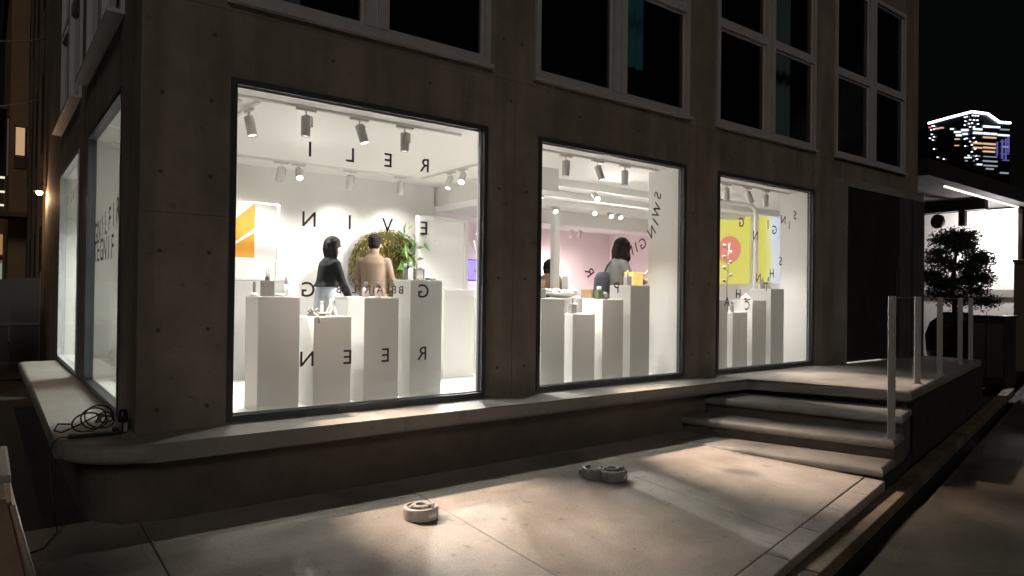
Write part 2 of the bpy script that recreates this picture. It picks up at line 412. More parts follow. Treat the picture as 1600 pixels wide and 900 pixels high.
for row, zz in (('RELI', 2.583), ('EVIN', 2.026), ('G  G', 1.468), ('REEN', 0.917)):
    for ch, xx in zip(row, (3.092, 2.732, 2.387, 2.042)):
        if ch != ' ': add_letter(ch, xx, zz, 0.118, shop[0])
word = 'B\u00c9LAIR LAB'; x = 2.905
adv = {'I': 0.045, ' ': 0.052}
for ch in word:
    wd = adv.get(ch, 0.0675)
    if ch != ' ': add_letter(ch, x - wd/2, 1.474, 0.066, shop[0])
    x -= wd
for ch, xx, zz, rt in (('S', 6.200, 2.618, 76), ('W', 6.185, 2.440, 70), ('I', 6.165, 2.307, 52), ('N', 6.100, 2.188, 42), ('G', 5.951, 2.046, 30),
                       ('I', 5.845, 1.997, 20), ('N', 5.735, 1.950, 18), ('P', 5.537, 1.537, -4), ('E', 5.397, 1.556, -12), ('R', 5.126, 1.694, -58)):
    add_letter(ch, xx, zz, 0.118, shop[1], R(-rt))
for ch, xx, zz in (('S', 9.14, 2.621), ('I', 8.993, 2.474), ('N', 8.845, 2.535), ('G', 8.624, 2.378), ('I', 8.468, 2.441), ('N', 8.176, 2.271), ('G', 7.854, 2.427),
                   ('S', 8.782, 1.952), ('H', 8.571, 1.778), ('T', 8.443, 1.591), ('N', 8.252, 1.709), ('C', 8.001, 1.339), ('H', 7.799, 1.489), ('A', 7.558, 1.389)):
    add_letter(ch, xx, zz, 0.118, shop[2], R(random.uniform(-4, 4)))
for n, (a, b) in enumerate(LW):
    bm = bmesh.new(); frame_bm(bm, a-fw+0.001, b+fw-0.001, ZB-fw+0.002, ZT+fw-0.001, fw-0.001, 0.82, 0.90, 'y')
    w = link('shop_window', me_from(bm), M_dframe if n == 0 else M_gframe, bld)
    bm = bmesh.new(); bx(bm, 0.856, 0.864, a+0.001, b-0.001, ZB+0.001, ZT-0.001); link('pane', me_from(bm), G_side, w)
    bm = bmesh.new(); frame_bm(bm, a-fw+0.002, b+fw-0.002, ZB-fw+0.003, ZT+fw-0.002, fw-0.004, 0.902, 1.028, 'y'); link('reveal', me_from(bm), M_white, w)
    # window lettering on the side panes (seen edge-on, mirrored)
    if n == 0:
        for i, ch in enumerate('TRIFLING'):
            o = add_letter(ch, 0, 0, 0.21, w); o.location = (0.868, 6.25+0.23*i, 2.13-0.02*i); o.rotation_euler = (0, 0, R(90))
        for i, ch in enumerate('FINGER'):
            o = add_letter(ch, 0, 0, 0.21, w); o.location = (0.868, 6.75+0.23*i, 1.82); o.rotation_euler = (0, 0, R(90))
    else:
        for i, ch in enumerate('SWINGIN'):
            o = add_letter(ch, 0, 0, 0.13, w); o.location = (0.868, 9.3+0.26*i, 2.62); o.rotation_euler = (0, 0, R(90))

# ---- upper windows
def upper_window(a, b, pos, axis):
    t = 0.06
    bm = bmesh.new(); f0, f1 = (pos-0.03, pos+0.09)
    frame_bm(bm, a+0.001, b-0.001, UB+0.001, UT-0.001, t, f0, f1, axis)
    w = link('upper_window', me_from(bm), M_gframe, bld)
    mid = (a+b)/2; tz0, tz1 = 4.83, 4.93
    def bar(name, u0, u1, z0, z1, d0, d1, m, p):
        if axis == 'x': return box(name, u0, u1, d0, d1, z0, z1, m, p)
        return box(name, d0, d1, u0, u1, z0, z1, m, p)
    bar('mullion', mid-0.10, mid-0.012, UB+t, UT-t, f0-0.006, f1-0.01, M_gframe, w)
    bar('mullion', mid+0.012, mid+0.10, UB+t, UT-t, f0-0.006, f1-0.01, M_gframe, w)
    bar('mullion_core', mid-0.012, mid+0.012, UB+t, UT-t, f0+0.012, f1-0.02, M_gframe, w)
    for s in ((a+t, mid-0.10), (mid+0.10, b-t)):
        bar('transom', s[0], s[1], tz0, tz1, f0+0.004, f1-0.01, M_gframe, w)
        for z in ((UB+t, tz0), (tz1, UT-t)):
            bar('pane', s[0]+0.001, s[1]-0.001, z[0]+0.001, z[1]-0.001, f0+0.05, f0+0.056, G_up, w)
            bm = bmesh.new(); frame_bm(bm, s[0]+0.0015, s[1]-0.0015, z[0]+0.0015, z[1]-0.0015, 0.03, f0+0.035, f0+0.05, axis)
            link('sash', me_from(bm), M_gframe, w)
    bar('sill', a-0.02, b+0.02, UB-0.03, UB, pos-0.06 if axis == 'x' else pos-0.12, pos-0.002, M_gframe, w)
    return w
for a, b in UPX: upper_window(a, b, FY, 'x')
for a, b in LUP: upper_window(a, b, 0.83, 'y')
def curtain(x0, x1, z0, z1, y, m, label):
    bm = bmesh.new(); n = int((x1-x0)/0.03); prev = None
    for k in range(n+1):
        x = x0 + (x1-x0)*k/n; yy = y + 0.025*math.sin(k*1.3) + 0.01*math.sin(k*0.47)
        cur = (bm.verts.new((x, yy, z0)), bm.verts.new((x, yy*0.999+0.006, z1)))
        if prev: bm.faces.new((prev[0], cur[0], cur[1], prev[1]))
        prev = cur
    tag(link('curtain', me_from(bm), m, None, True), label, 'curtain', 'curtains behind the upper windows')
M_lin = mat('grey_linen', (0.35, 0.36, 0.36), 0.9)
curtain(5.66, 6.22, 4.15, 6.25, 5.60, mat('teal_backlit_curtain', (0.05, 0.20, 0.22), 0.9, emit=(0.06, 0.20, 0.22), es=0.025), 'teal curtain with its backlight put in as faint glow inside the second upper window')  # faint emission stands in for room light behind the teal cloth
curtain(1.50, 2.05, 3.66, 6.25, 5.62, M_lin, 'grey curtain in the first upper window')
curtain(9.05, 9.45, 3.66, 6.25, 5.62, M_lin, 'grey curtain at the right of the third upper window')
curtain(10.2, 10.7, 3.66, 6.25, 5.62, M_lin, 'grey curtain at the left of the fourth upper window')

# ---- entrance vestibule (dark box in the fourth bay)
ves = box('entrance_box', 10.13, 12.85, 5.10, 6.0, 3.12, 3.239, M_conc_l, bld)
box('jamb', 10.131, 10.19, 5.085, 5.60, 0.472, 3.118, M_conc_l, ves)
dr = box('entrance_door', 10.192, 11.95, 5.12, 5.16, 0.492, 3.115, M_door, bld)
box('door_handle', 11.80, 11.83, 5.075, 5.10, 1.2, 1.9, M_dgrey, dr)
box('door_gap_glow', 10.20, 11.35, 5.112, 5.16, 0.473, 0.484, mat('threshold_glow', (1, 1, 1), emit=(1, 0.93, 0.8), es=0.17), dr)  # glowing strip stands in for light leaking under the door
box('side_panel', 11.956, 12.38, 5.10, 5.16, 0.472, 3.115, M_dgrey, bld)
box('side_panel', 12.40, 12.849, 5.085, 5.16, 0.472, 3.115, M_dgrey, bld)

# ------------------------------------------------------------------ shop interior (setting)
FZ, CZ = 0.48, 3.00
def struct(name, x0, x1, y0, y1, z0, z1, m, label):
    return tag(box(name, x0, x1, y0, y1, z0, z1, m), label, kind='structure')
struct('floor', 1.032, 12.71, 5.562, 14.09, 0.36, FZ, M_floor, 'pale polished shop floor')
box('floor_edge', 1.112, 10.1, FY+0.102, 5.560, 0.40, FZ-0.002, M_floor, bpy.data.objects['floor'])
struct('ceiling', 1.032, 12.71, 5.365, 14.09, CZ, 3.15, M_ceil, 'white shop ceiling')
struct('wall_back', 1.035, 5.22, 8.70, 8.80, FZ, CZ-0.001, M_white, 'white back wall of the front room')
struct('wall_right', 11.5, 11.6, 5.57, 8.98, FZ, CZ-0.001, M_white, 'white right wall carrying the two screens')
struct('wall_pink_lit', 5.22, 12.70, 12.4, 12.5, FZ, CZ-0.001, M_pink, 'deep room wall with pink light put into its colour')
struct('wall_return', 5.222, 5.32, 8.802, 12.39, FZ, CZ-0.001, M_white, 'white wall between front and deep room')
struct('wall_deep_right', 12.60, 12.705, 8.99, 12.39, FZ, CZ-0.001, M_pink, 'deep room side wall with pink light put into its colour')
struct('wall_left_rear', 1.035, 5.21, 12.40, 12.5, FZ, CZ-0.001, M_white, 'white rear wall seen through the side windows')
struct('soffit', 5.33, 12.59, 9.55, 10.0, 2.74, CZ-0.001, M_white, 'white dropped beam across the deep room')
struct('beam', 5.24, 5.62, 6.4, 9.54, 2.72, CZ-0.001, M_white, 'white dropped beam running towards the window')
for x0, x1, d in ((6.63, 7.26, 5.83), (9.55, 10.09, 5.80)):
    o = struct('column', x0, x1, 5.363, d, FZ, CZ-0.001, M_white, 'white column between the shop windows')
struct('lining', 1.034, 1.44, 5.363, 5.38, FZ, CZ-0.001, M_white, 'white wall lining beside the first window')
struct('lining', 3.70, 4.37, 5.363, 5.38, FZ, CZ-0.001, M_white, 'white wall lining between first and second window')
# exposed joists of the deep ceiling
for k, y in enumerate((6.9, 7.7, 8.5)):
    struct('joist', 5.63, 11.49, y, y+0.09, 2.90, CZ-0.001, M_white, 'white ceiling joist')

# white partition panel with frame, right of the moss (partial height)
pt = thing('partition_panel', (4.98, 8.30, FZ), 'white framed partition panel right of the hanging moss', 'partition')
def pbox(name, p, x0, x1, y0, y1, z0, z1, m, bevel=0): return box(name, x0-p.location.x, x1-p.location.x, y0-p.location.y, y1-p.location.y, z0-p.location.z, z1-p.location.z, m, p, bevel)
pbox('panel', pt, 4.80, 5.50, 8.33, 8.37, FZ, 2.46, M_white)
bm = bmesh.new(); frame_bm(bm, 4.74-4.98, 5.56-4.98, 0.0, 2.52-FZ, 0.06, 0.0, 0.09); link('frame', me_from(bm), M_ped, pt)

# poster with orange field, and its white frame stand
po = thing('poster', (2.42, 8.66, 1.6), 'orange and white diagonal poster at the left of the back wall', 'poster')
box('sheet', -0.08, 0.22, 0.0, 0.03, 0.0, 1.25, mat('poster_white', (0.85, 0.84, 0.8), 0.5), po)
def flat(name, pts, y, m, parent):
    bm = bmesh.new(); vs = [bm.verts.new((p[0], y, p[1])) for p in pts]; bm.faces.new(vs); return link(name, me_from(bm), m, parent)
M_or = mat('poster_orange', (0.72, 0.33, 0.035), 0.5, var=0.12, scale=5)
flat('orange_field', [(-0.078, 0.26), (0.218, 0.26), (0.218, 0.93), (-0.078, 0.66)], -0.002, M_or, po)
flat('white_line', [(-0.078, 0.36), (-0.078, 0.40), (0.218, 0.62), (0.218, 0.57)], -0.004, MATS['poster_white'], po)
fs = thing('display_stand', (2.9, 8.3, 1.8), 'thin white rectangular display stand before the orange poster', 'display stand')
bm = bmesh.new(); frame_bm(bm, -0.75, -0.08, 0.0, 0.70, 0.022, 0, 0.03); link('bar', me_from(bm), M_white2, fs)
bm = bmesh.new(); tube_bm(bm, [(-0.72, 0.015, -1.32), (-0.72, 0.015, 0.0)], 0.012); tube_bm(bm, [(-0.11, 0.015, -1.32), (-0.11, 0.015, 0.0)], 0.012); link('leg', me_from(bm), M_white2, fs)

# the low counters and plinths further back
def counter(x0, x1, y0, y1, h, label, cat='plinth', m=None):
    o = thing('display_plinth' if cat == 'plinth' else 'counter', ((x0+x1)/2, (y0+y1)/2, FZ), label, cat)
    w, d = (x1-x0)/2, (y1-y0)/2
    box('body', -w, w, -d, d, 0.0, h-0.022, m or M_ped, o); box('top', -w-0.003, w+0.003, -d-0.003, d+0.003, h-0.02, h, M_white2, o, 0.003)
    return o
counter(1.95, 2.75, 7.75, 8.15, 1.10, 'white counter under the orange poster', 'counter')
counter(4.20, 4.62, 6.75, 7.15, 1.02, 'white plinth behind the tallest plinth of the first window')
counter(4.72, 5.15, 6.75, 7.15, 0.93, 'white plinth carrying the vase with dark branches')
counter(3.2, 3.75, 7.15, 7.5, 0.92, 'low white plinth beside the man in the beige sweater')
counter(6.75, 8.05, 7.9, 8.5, 0.92, 'long white counter seen past the woman in the second window', 'counter')
counter(9.8, 10.9, 8.2, 8.6, 1.02, 'long white counter under the yellow screen', 'counter')

# ------------------------------------------------------------------ display plinths by the glass
PX0, PITCH, STEP, PW = 1.729, 2.917, 0.4545, 0.336
HTS = (0.925, 0.758, 0.923, 1.090)
NAMES = ('first', 'second', 'third')
ORD = ('leftmost plinth', 'lowest plinth', 'third plinth', 'tallest plinth')
for w in range(3):
    for k in range(4):
        x = PX0 + PITCH*w + STEP*k
        o = thing('display_plinth', (x+PW/2, 5.55+PW/2, FZ), 'white square %s behind the glass of the %s window' % (ORD[k], NAMES[w]), 'plinth', 'plinths lined up behind the shop windows')
        h = HTS[k]
        box('body', -PW/2, PW/2, -PW/2, PW/2, 0, h-0.014, M_ped, o, 0.002); box('top', -PW/2, PW/2, -PW/2, PW/2, h-0.0135, h, M_white2, o, 0.002)
def ptop(w, k, dx=0.0, dy=0.0): return (PX0 + PITCH*w + STEP*k + PW/2 + dx, 5.55 + PW/2 + dy, FZ + HTS[k])

# ------------------------------------------------------------------ track lamps
TR = {}
def track(name, x0, y0, x1, y1, label, z=CZ):
    t = tag(thing('lamp_track', ((x0+x1)/2, (y0+y1)/2, z-0.0005), label, 'lamp track'), group='ceiling lamp tracks')
    L = math.hypot(x1-x0, y1-y0)/2; t.rotation_euler = (0, 0, math.atan2(y1-y0, x1-x0))
    box('rail', -L, L, -0.017, 0.017, -0.022, 0, M_white2, t); box('groove', -L, L, -0.006, 0.006, -0.0235, -0.0222, M_lamp, t)
body_p = [(0.0, 0.0), (0.036, 0.0), (0.040, -0.01), (0.040, -0.165), (0.037, -0.17), (0.033, -0.158), (0.0, -0.158)]
bm = bmesh.new(); lathe_bm(bm, body_p, 18); LAMP_BODY = me_from(bm); LAMP_BODY.materials.append(M_lamp)
for p in LAMP_BODY.polygons: p.use_smooth = len(p.vertices) == 4
bm = bmesh.new(); lathe_bm(bm, [(0.0, -0.1605), (0.033, -0.1605)], 18); LENS = {}
_l = me_from(bm)
for key, mm in (('on', M_lens), ('dim', M_lens_dim)):
    c = _l.copy(); c.materials.append(mm); LENS[key] = c
bm = bmesh.new(); bx(bm, -0.085, 0.085, -0.018, 0.018, -0.045, -0.0235, 0.003); LAMP_MOUNT = me_from(bm); LAMP_MOUNT.materials.append(M_lamp)
bm = bmesh.new(); tube_bm(bm, [(0, 0, -0.045), (0, 0, -0.075), (0.052, 0, -0.085), (0.052, 0, -0.17)], 0.008, 6); LAMP_ARM = me_from(bm); LAMP_ARM.materials.append(M_lamp)
def lamp(x, y, aim, label, watts, cone=60, blend=0.7, col=(1, 0.95, 0.89), lens='dim', rz=0.0, z=CZ, rad=0.03, light=True, scale=1.0):
    t = thing('track_lamp', (x, y, z), label, 'track lamp', 'grey cylinder lamps on the ceiling tracks', rz)
    t.scale = (scale,)*3
    link('mount', LAMP_MOUNT, None, t); link('arm', LAMP_ARM, None, t)
    h = link('head', LAMP_BODY, None, t); h.location = (0, 0, -0.085)
    wpos = Vector((x, y, z-0.085*scale)); d = (Vector(aim)-wpos).normalized()
    q = d.to_track_quat('-Z', 'Y'); e = q.to_euler(); 
    h.rotation_mode = 'QUATERNION'; h.rotation_quaternion = Matrix.Rotation(-rz, 3, 'Z').to_quaternion() @ q
    le = link('lens', LENS[lens], None, h)
    if light and watts > 0:
        ld = bpy.data.lights.new('lamp_light', 'SPOT'); ld.energy = watts*(1.6 if cone > 60 else 1.15); ld.spot_size = R(cone); ld.spot_blend = blend; ld.color = col
        ld.shadow_soft_size = rad
        lo = bpy.data.objects.new('lamp_light', ld); COL.objects.link(lo); lo.parent = h; lo.location = (0, 0, -0.18)
    return t

track('t', 1.5, 5.62, 3.66, 5.62, 'white lamp track along the top of the first window')
track('t', 4.42, 5.62, 6.55, 5.62, 'white lamp track along the top of the second window')
track('t', 7.33, 5.62, 9.48, 5.62, 'white lamp track along the top of the third window')
track('t', 2.2, 8.12, 4.66, 8.12, 'long lamp track before the back wall')
track('t', 4.66, 6.5, 4.66, 8.09, 'lamp track running from the back wall towards the glass')
track('t', 1.62, 5.75, 1.62, 7.9, 'lamp track at the left end of the front room')
POS3 = ('left', 'tilted middle', 'right')
for w in range(3):
    for k, dx in enumerate((0.66, 1.14, 1.59)):
        x = PX0 - 0.27 + PITCH*w + dx
        if k == 1: aim = (x+0.22, 5.36, 1.9)
        else: aim = (x, 5.66, 0.4)
        lamp(x, 5.62, aim, '%s track lamp at the top of the %s window' % (POS3[k], NAMES[w]), 0 if k == 1 else 42, 80, 0.9, (1, 0.95, 0.89), 'on' if k == 1 else 'dim')
track('t', 1.75, 5.7, 1.75, 6.9, 'short lamp track in the left corner of the front room')
track('t', 4.88, 5.9, 4.88, 6.9, 'short lamp track inside the second window')
track('t', 8.38, 5.9, 8.38, 6.9, 'short lamp track inside the third window')
lamp(1.75, 5.95, (2.0, 5.6, 1.2), 'track lamp in the left corner of the front room', 30, 70, 0.8, rz=R(90))
lamp(1.62, 6.40, (2.85, 4.10, -0.12), 'lamp behind the glass throwing light on the forecourt through the first window', 800, 33, 1.0, (1, 0.735, 0.57), 'on', rz=R(90), rad=0.045)
# back track of the front room
lamp(2.77, 8.12, (2.5, 8.4, 0.9), 'track lamp turned to the orange poster', 18, 140, 1.0)
lamp(2.98, 8.12, (2.6, 6.4, 1.0), 'lit track lamp of the back wall facing the street', 110, 130, 1.0, lens='on')
lamp(3.64, 8.12, (3.75, 8.66, 1.5), 'track lamp turned to the hanging moss', 13, 120, 1.0)
lamp(4.35, 8.12, (4.6, 8.66, 1.5), 'track lamp at the right end of the back wall track', 13, 120, 1.0)
lamp(4.66, 7.36, (3.6, 6.9, 0.5), 'track lamp aimed down at the floor of the front room', 190, 150, 0.9, rz=R(90))
lamp(4.66, 7.08, (3.2, 5.7, 0.9), 'lit track lamp nearest the glass on the cross track', 60, 120, 1.0, lens='on', rz=R(90))
# deep room lamps, most of them turned to the street
track('t', 6.6, 8.62, 11.2, 8.62, 'lamp track across the middle of the deep room')
track('t', 5.8, 7.2, 8.2, 7.2, 'lamp track over the second window room')
track('t', 8.5, 11.0, 11.2, 11.0, 'lamp track before the pink wall', z=2.93)
deep = [(7.00, 7.2, (5.8, 4.0, 0.6), 'brightest lamp high behind the second window', 60, 'on'),
        (7.47, 8.62, (6.2, 6.2, 0.5), 'lit lamp beside the white post', 60, 'on'),
        (8.38, 8.62, (6.2, 5.6, 1.2), 'lit lamp right of the white post, first of three', 60, 'on'),
        (8.76, 8.62, (7.4, 6.0, 1.0), 'lit lamp right of the white post, second of three', 60, 'on'),
        (8.98, 8.62, (7.9, 6.0, 1.0), 'lit lamp right of the white post, third of three', 50, 'on'),
        (6.75, 8.62, (6.4, 7.0, 0.5), 'lamp left of the white post', 50, 'dim'),
        (10.2, 8.62, (9.6, 6.6, 0.5), 'lamp over the counter below the yellow screen', 70, 'on'),
        (6.0, 7.2, (5.6, 6.6, 0.5), 'lamp above the woman in grey', 50, 'dim')]
for x, y, aim, lab, wt, ln in deep:
    lamp(x, y, aim, lab, wt*1.25, 120, 1.0, (1, 0.95, 0.89), ln)
lamp(4.88, 6.40, (5.85, 3.75, -0.14), 'lamp behind the glass throwing light on the forecourt through the second window', 860, 33, 1.0, (1, 0.735, 0.57), 'on', rz=R(90), rad=0.045)
lamp(8.38, 6.40, (8.25, 4.15, 0.47), 'lamp behind the glass throwing light on the platform through the third window', 520, 36, 1.0, (1, 0.735, 0.57), 'on', rz=R(90), rad=0.045)
for i, (x, dy) in enumerate(((8.75, 0.0), (9.6, 0.1), (10.05, -0.1), (10.3, 0.1))):
    lamp(x, 11.0, (x+0.4, 11.9, 0.8), ('leftmost', 'second', 'third', 'rightmost')[i] + ' lamp on the track before the pink wall', 44, 140, 1.0, (1, 0.80, 0.80) if i else (0.80, 0.70, 1.0), 'on' if i == 2 else 'dim', z=2.93)

for x, y, lab in ((2.2, 10.2, 'added lamp brightening the rear room behind the side windows'), (3.6, 10.6, 'second added lamp brightening the rear room behind the back wall')):  # two lamps added to keep the rear room from going dark
    lamp(x, y, (x-0.9, y+0.3, 0.5), lab, 110, 120, 0.8)
# white post and bent white tube portal
po_ = thing('post', (7.62, 8.75, FZ), 'slim white post in the middle of the deep room', 'post')
box('shaft', -0.055, 0.055, -0.055, 0.055, 0, CZ-FZ-0.001, M_white2, po_); box('foot', -0.09, 0.09, -0.09, 0.09, 0.0, 0.012, M_white2, po_)
pp = thing('tube_portal', (9.7, 6.3, FZ), 'bent white tube portal behind the third window', 'tube frame')
arc = [(-1.9, 0, 0.0), (-1.9, 0, 2.25), (-1.86, 0, 2.36), (-1.75, 0, 2.41), (-0.18, 0, 2.41)]
for k in range(1, 8):
    t = R(90 - 90*k/7); arc.append((-0.18 + 0.18*math.cos(t), 0, 2.23 + 0.18*math.sin(t)))
arc.append((0, 0, 0.0))
tube('tube', arc, 0.034, M_white2, pp, 12)
lathe('foot', [(0, 0.012), (0.08, 0.012), (0.08, 0)], M_white2, pp, 16)

# screens on the right wall
def em(name, col, s):
    return mat(name, (0.05, 0.05, 0.05), 0.5, emit=col, es=s)
def grad_mat():
    m = bpy.data.materials.new('screen_yellow_blue'); m.use_nodes = True; nt = m.node_tree; b = nt.nodes['Principled BSDF']
    tc = nt.nodes.new('ShaderNodeTexCoord'); sp = nt.nodes.new('ShaderNodeSeparateXYZ'); cr = nt.nodes.new('ShaderNodeValToRGB')
    ns = nt.nodes.new('ShaderNodeTexNoise'); ns.inputs['Scale'].default_value = 2.0
    ad = nt.nodes.new('ShaderNodeMath'); ad.operation = 'MULTIPLY_ADD'; ad.inputs[1].default_value = 0.35
    nt.links.new(tc.outputs['Generated'], sp.inputs[0]); nt.links.new(tc.outputs['Generated'], ns.inputs['Vector'])
    nt.links.new(ns.outputs['Fac'], ad.inputs[0]); nt.links.new(sp.outputs['Y'], ad.inputs[2])
    e = cr.color_ramp.elements; e[0].position = 0.35; e[0].color = (0.66, 0.72, 0.98, 1); e[1].position = 0.98; e[1].color = (0.78, 0.72, 0.10, 1)
    k = e.new(0.66); k.color = (0.80, 0.82, 0.86, 1); k2 = e.new(0.78); k2.color = (0.85, 0.82, 0.35, 1)
    nt.links.new(ad.outputs[0], cr.inputs[0]); nt.links.new(cr.outputs[0], b.inputs['Emission Color']); b.inputs['Emission Strength'].default_value = 0.45
    b.inputs['Base Color'].default_value = (0.05, 0.05, 0.05, 1); return m
SX = 11.46
s1 = thing('screen', (SX, 7.97, 1.70), 'bright yellow screen with a coral disc on the right wall', 'screen')
box('panel', 0, 0.03, -0.38, 0.52, 0, 1.25, em('screen_yellow', (0.80, 0.74, 0.12), 0.45), s1)
bm = bmesh.new(); vs = [bm.verts.new((-0.003, 0.06+0.265*math.cos(2*math.pi*k/40), 0.66+0.265*math.sin(2*math.pi*k/40))) for k in range(40)]; bm.faces.new(vs)
link('disc', me_from(bm), em('screen_coral', (0.85, 0.25, 0.17), 0.45), s1)
s2 = thing('screen', (SX, 7.11, 1.70), 'screen fading from yellow to pale blue on the right wall', 'screen')
box('panel', 0, 0.03, -0.32, 0.32, 0, 1.25, grad_mat(), s2)
s3 = thing('screen', (8.3, 12.37, 1.75), 'small glowing violet screen on the pink wall', 'screen')
box('panel', -0.3, 0.3, 0, 0.025, 0, 0.42, em('screen_violet', (0.22, 0.16, 0.95), 1.1), s3); box('bezel', -0.32, 0.32, 0.026, 0.03, -0.02, 0.44, M_black, s3)

# ------------------------------------------------------------------ hanging moss ring with leaves
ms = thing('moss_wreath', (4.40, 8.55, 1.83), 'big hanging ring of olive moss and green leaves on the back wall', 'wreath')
bm = bmesh.new(); seg, tt = 40, 12
vv = [[bm.verts.new(((0.33+0.15*math.cos(2*math.pi*j/tt))*math.cos(2*math.pi*i/seg)*1.05, 0.09*math.sin(2*math.pi*j/tt), (0.33+0.15*math.cos(2*math.pi*j/tt))*math.sin(2*math.pi*i/seg)*0.95)) for j in range(tt)] for i in range(seg)]
for i in range(seg):
    for j in range(tt): bm.faces.new((vv[i][j], vv[(i+1) % seg][j], vv[(i+1) % seg][(j+1) % tt], vv[i][(j+1) % tt]))
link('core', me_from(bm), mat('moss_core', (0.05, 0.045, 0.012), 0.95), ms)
bm = bmesh.new(); bmesh.ops.create_cone(bm, cap_ends=True, segments=48, radius1=0.46, radius2=0.46, depth=0.025, matrix=Matrix.Translation((-0.13, 0.10, -0.02)) @ Matrix.Rotation(R(90), 4, 'X')); link('cast_shadow_disc', me_from(bm), mat('shadow_grey', (0.46, 0.45, 0.48), 0.8), ms)  # the grey disc stands in for the moss's shadow on the wall
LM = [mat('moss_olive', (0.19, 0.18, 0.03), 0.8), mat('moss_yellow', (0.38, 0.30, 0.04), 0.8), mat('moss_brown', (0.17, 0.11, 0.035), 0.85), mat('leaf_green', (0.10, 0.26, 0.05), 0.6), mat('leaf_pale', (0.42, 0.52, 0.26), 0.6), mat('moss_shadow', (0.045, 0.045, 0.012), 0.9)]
def leaf_mesh(n, fn, mats):
    verts, faces, mi = [], [], []
    for _ in range(n):
        p, d, s, w, mm = fn()
        d = d.normalized(); a = d.cross(Vector((random.gauss(0, 1), random.gauss(0, 1), random.gauss(0, 1)))).normalized()
        i = len(verts); c = d.cross(a)*s*0.12
        verts += [p, p+d*s*0.5+a*w+c, p+d*s, p+d*s*0.5-a*w+c]; faces.append((i, i+1, i+2, i+3)); mi.append(mm)
    me = bpy.data.meshes.new('leaves'); me.from_pydata([tuple(v) for v in verts], [], faces)
    for m in mats: me.materials.append(m)
    me.polygons.foreach_set('material_index', mi); return me
def moss_leaf():
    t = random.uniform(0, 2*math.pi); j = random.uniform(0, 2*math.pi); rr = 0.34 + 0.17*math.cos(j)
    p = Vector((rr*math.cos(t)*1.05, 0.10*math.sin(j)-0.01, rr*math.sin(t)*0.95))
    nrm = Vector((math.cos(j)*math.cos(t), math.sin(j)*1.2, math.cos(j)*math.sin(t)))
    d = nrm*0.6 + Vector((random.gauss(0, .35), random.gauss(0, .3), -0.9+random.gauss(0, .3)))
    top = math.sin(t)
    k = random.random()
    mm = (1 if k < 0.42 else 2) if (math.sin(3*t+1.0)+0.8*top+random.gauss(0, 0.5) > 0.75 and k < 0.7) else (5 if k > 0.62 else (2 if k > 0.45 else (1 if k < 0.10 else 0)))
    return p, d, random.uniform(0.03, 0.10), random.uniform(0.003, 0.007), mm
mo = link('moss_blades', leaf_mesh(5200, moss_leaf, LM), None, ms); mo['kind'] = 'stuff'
def big_leaf():
    p = Vector((random.uniform(0.15, 0.5), random.uniform(-0.2, -0.08), random.uniform(-0.12, 0.50)))
    d = Vector((random.gauss(0.1, .5), random.gauss(-.3, .3), random.gauss(0.0, .8)))
    return p, d, random.uniform(0.12, 0.22), random.uniform(0.014, 0.028), random.choice((3, 3, 4))
mo = link('green_leaves', leaf_mesh(55, big_leaf, LM), None, ms); mo['kind'] = 'stuff'

# ------------------------------------------------------------------ small goods on the plinths
M_gl = mat('frosted_glass', (0.24, 0.235, 0.22), 0.25); M_glp = mat('pinkish_bottle', (0.42, 0.36, 0.345), 0.25); M_gr = mat('green_bottle', (0.13, 0.15, 0.09), 0.2)
M_wood = mat('stick_wood', (0.30, 0.22, 0.17), 0.7); M_amb = mat('amber_block', (0.75, 0.42, 0.10), 0.25, emit=(1.0, 0.62, 0.22), es=0.45, var=0.6, scale=28)
M_taupe = mat('taupe_paper', (0.33, 0.30, 0.27), 0.7)
def goods(name, loc, label, cat='bottle'): return thing(name, loc, label, cat)
def bottle(loc, label, w=0.045, h=0.11, m=None, cap=None, square=False, neck=0.02, caph=0.035, capr=0.014):
    o = goods('bottle', loc, label)
    if square: box('body', -w, w, -w*0.7, w*0.7, 0, h, m or M_gl, o, 0.006)
    else: lathe('body', [(0, 0), (w*0.96, 0), (w, 0.006), (w, h*0.86), (w*0.6, h*0.97), (0.012, h), (0, h)], m or M_gl, o)
    lathe('neck', [(0.011, h), (0.011, h+neck)], M_gl, o, 10)
    lathe('cap', [(0, h+neck), (capr, h+neck), (capr, h+neck+caph*0.85), (capr*0.7, h+neck+caph), (0, h+neck+caph)], cap or M_white2, o, 12)
    return o
# first window
d = goods('reed_diffuser', ptop(0, 0, -0.045, 0.0), 'grey glass reed diffuser with sticks on the leftmost plinth', 'diffuser')
box('jar', -0.05, 0.05, -0.03, 0.03, 0, 0.13, M_gl, d, 0.006); lathe('neck', [(0.02, 0.13), (0.02, 0.16)], M_gl, d, 10)
for a in (-0.02, 0.0, 0.018): tube('stick', [(a*0.4, 0, 0.14), (a+0.01, a*0.5, 0.25-abs(a)*1.5)], 0.0035, M_wood, d, 6)
bottle(ptop(0, 0, -0.135, 0.05), 'tiny cone shaped bottle on the leftmost plinth', 0.028, 0.03, M_white2, M_gl, caph=0.09, capr=0.012, neck=0.002)
o = goods('dish', ptop(0, 0, 0.045, -0.05), 'small dark centred dish on the leftmost plinth', 'dish')
lathe('bowl', [(0, 0), (0.034, 0), (0.042, 0.026), (0.036, 0.024), (0.028, 0.008), (0, 0.008)], M_white2, o); lathe('lid', [(0, 0.02), (0.028, 0.02), (0.028, 0.01)], M_black, o, 14)
o = goods('tube', ptop(0, 0, 0.115, 0.02), 'slim upright tube on the right of the leftmost plinth', 'tube')
lathe('body', [(0, 0), (0.012, 0), (0.012, 0.10), (0, 0.10)], M_white2, o, 12); lathe('cap', [(0.011, 0.10), (0.011, 0.165), (0, 0.17)], M_gl, o, 12)
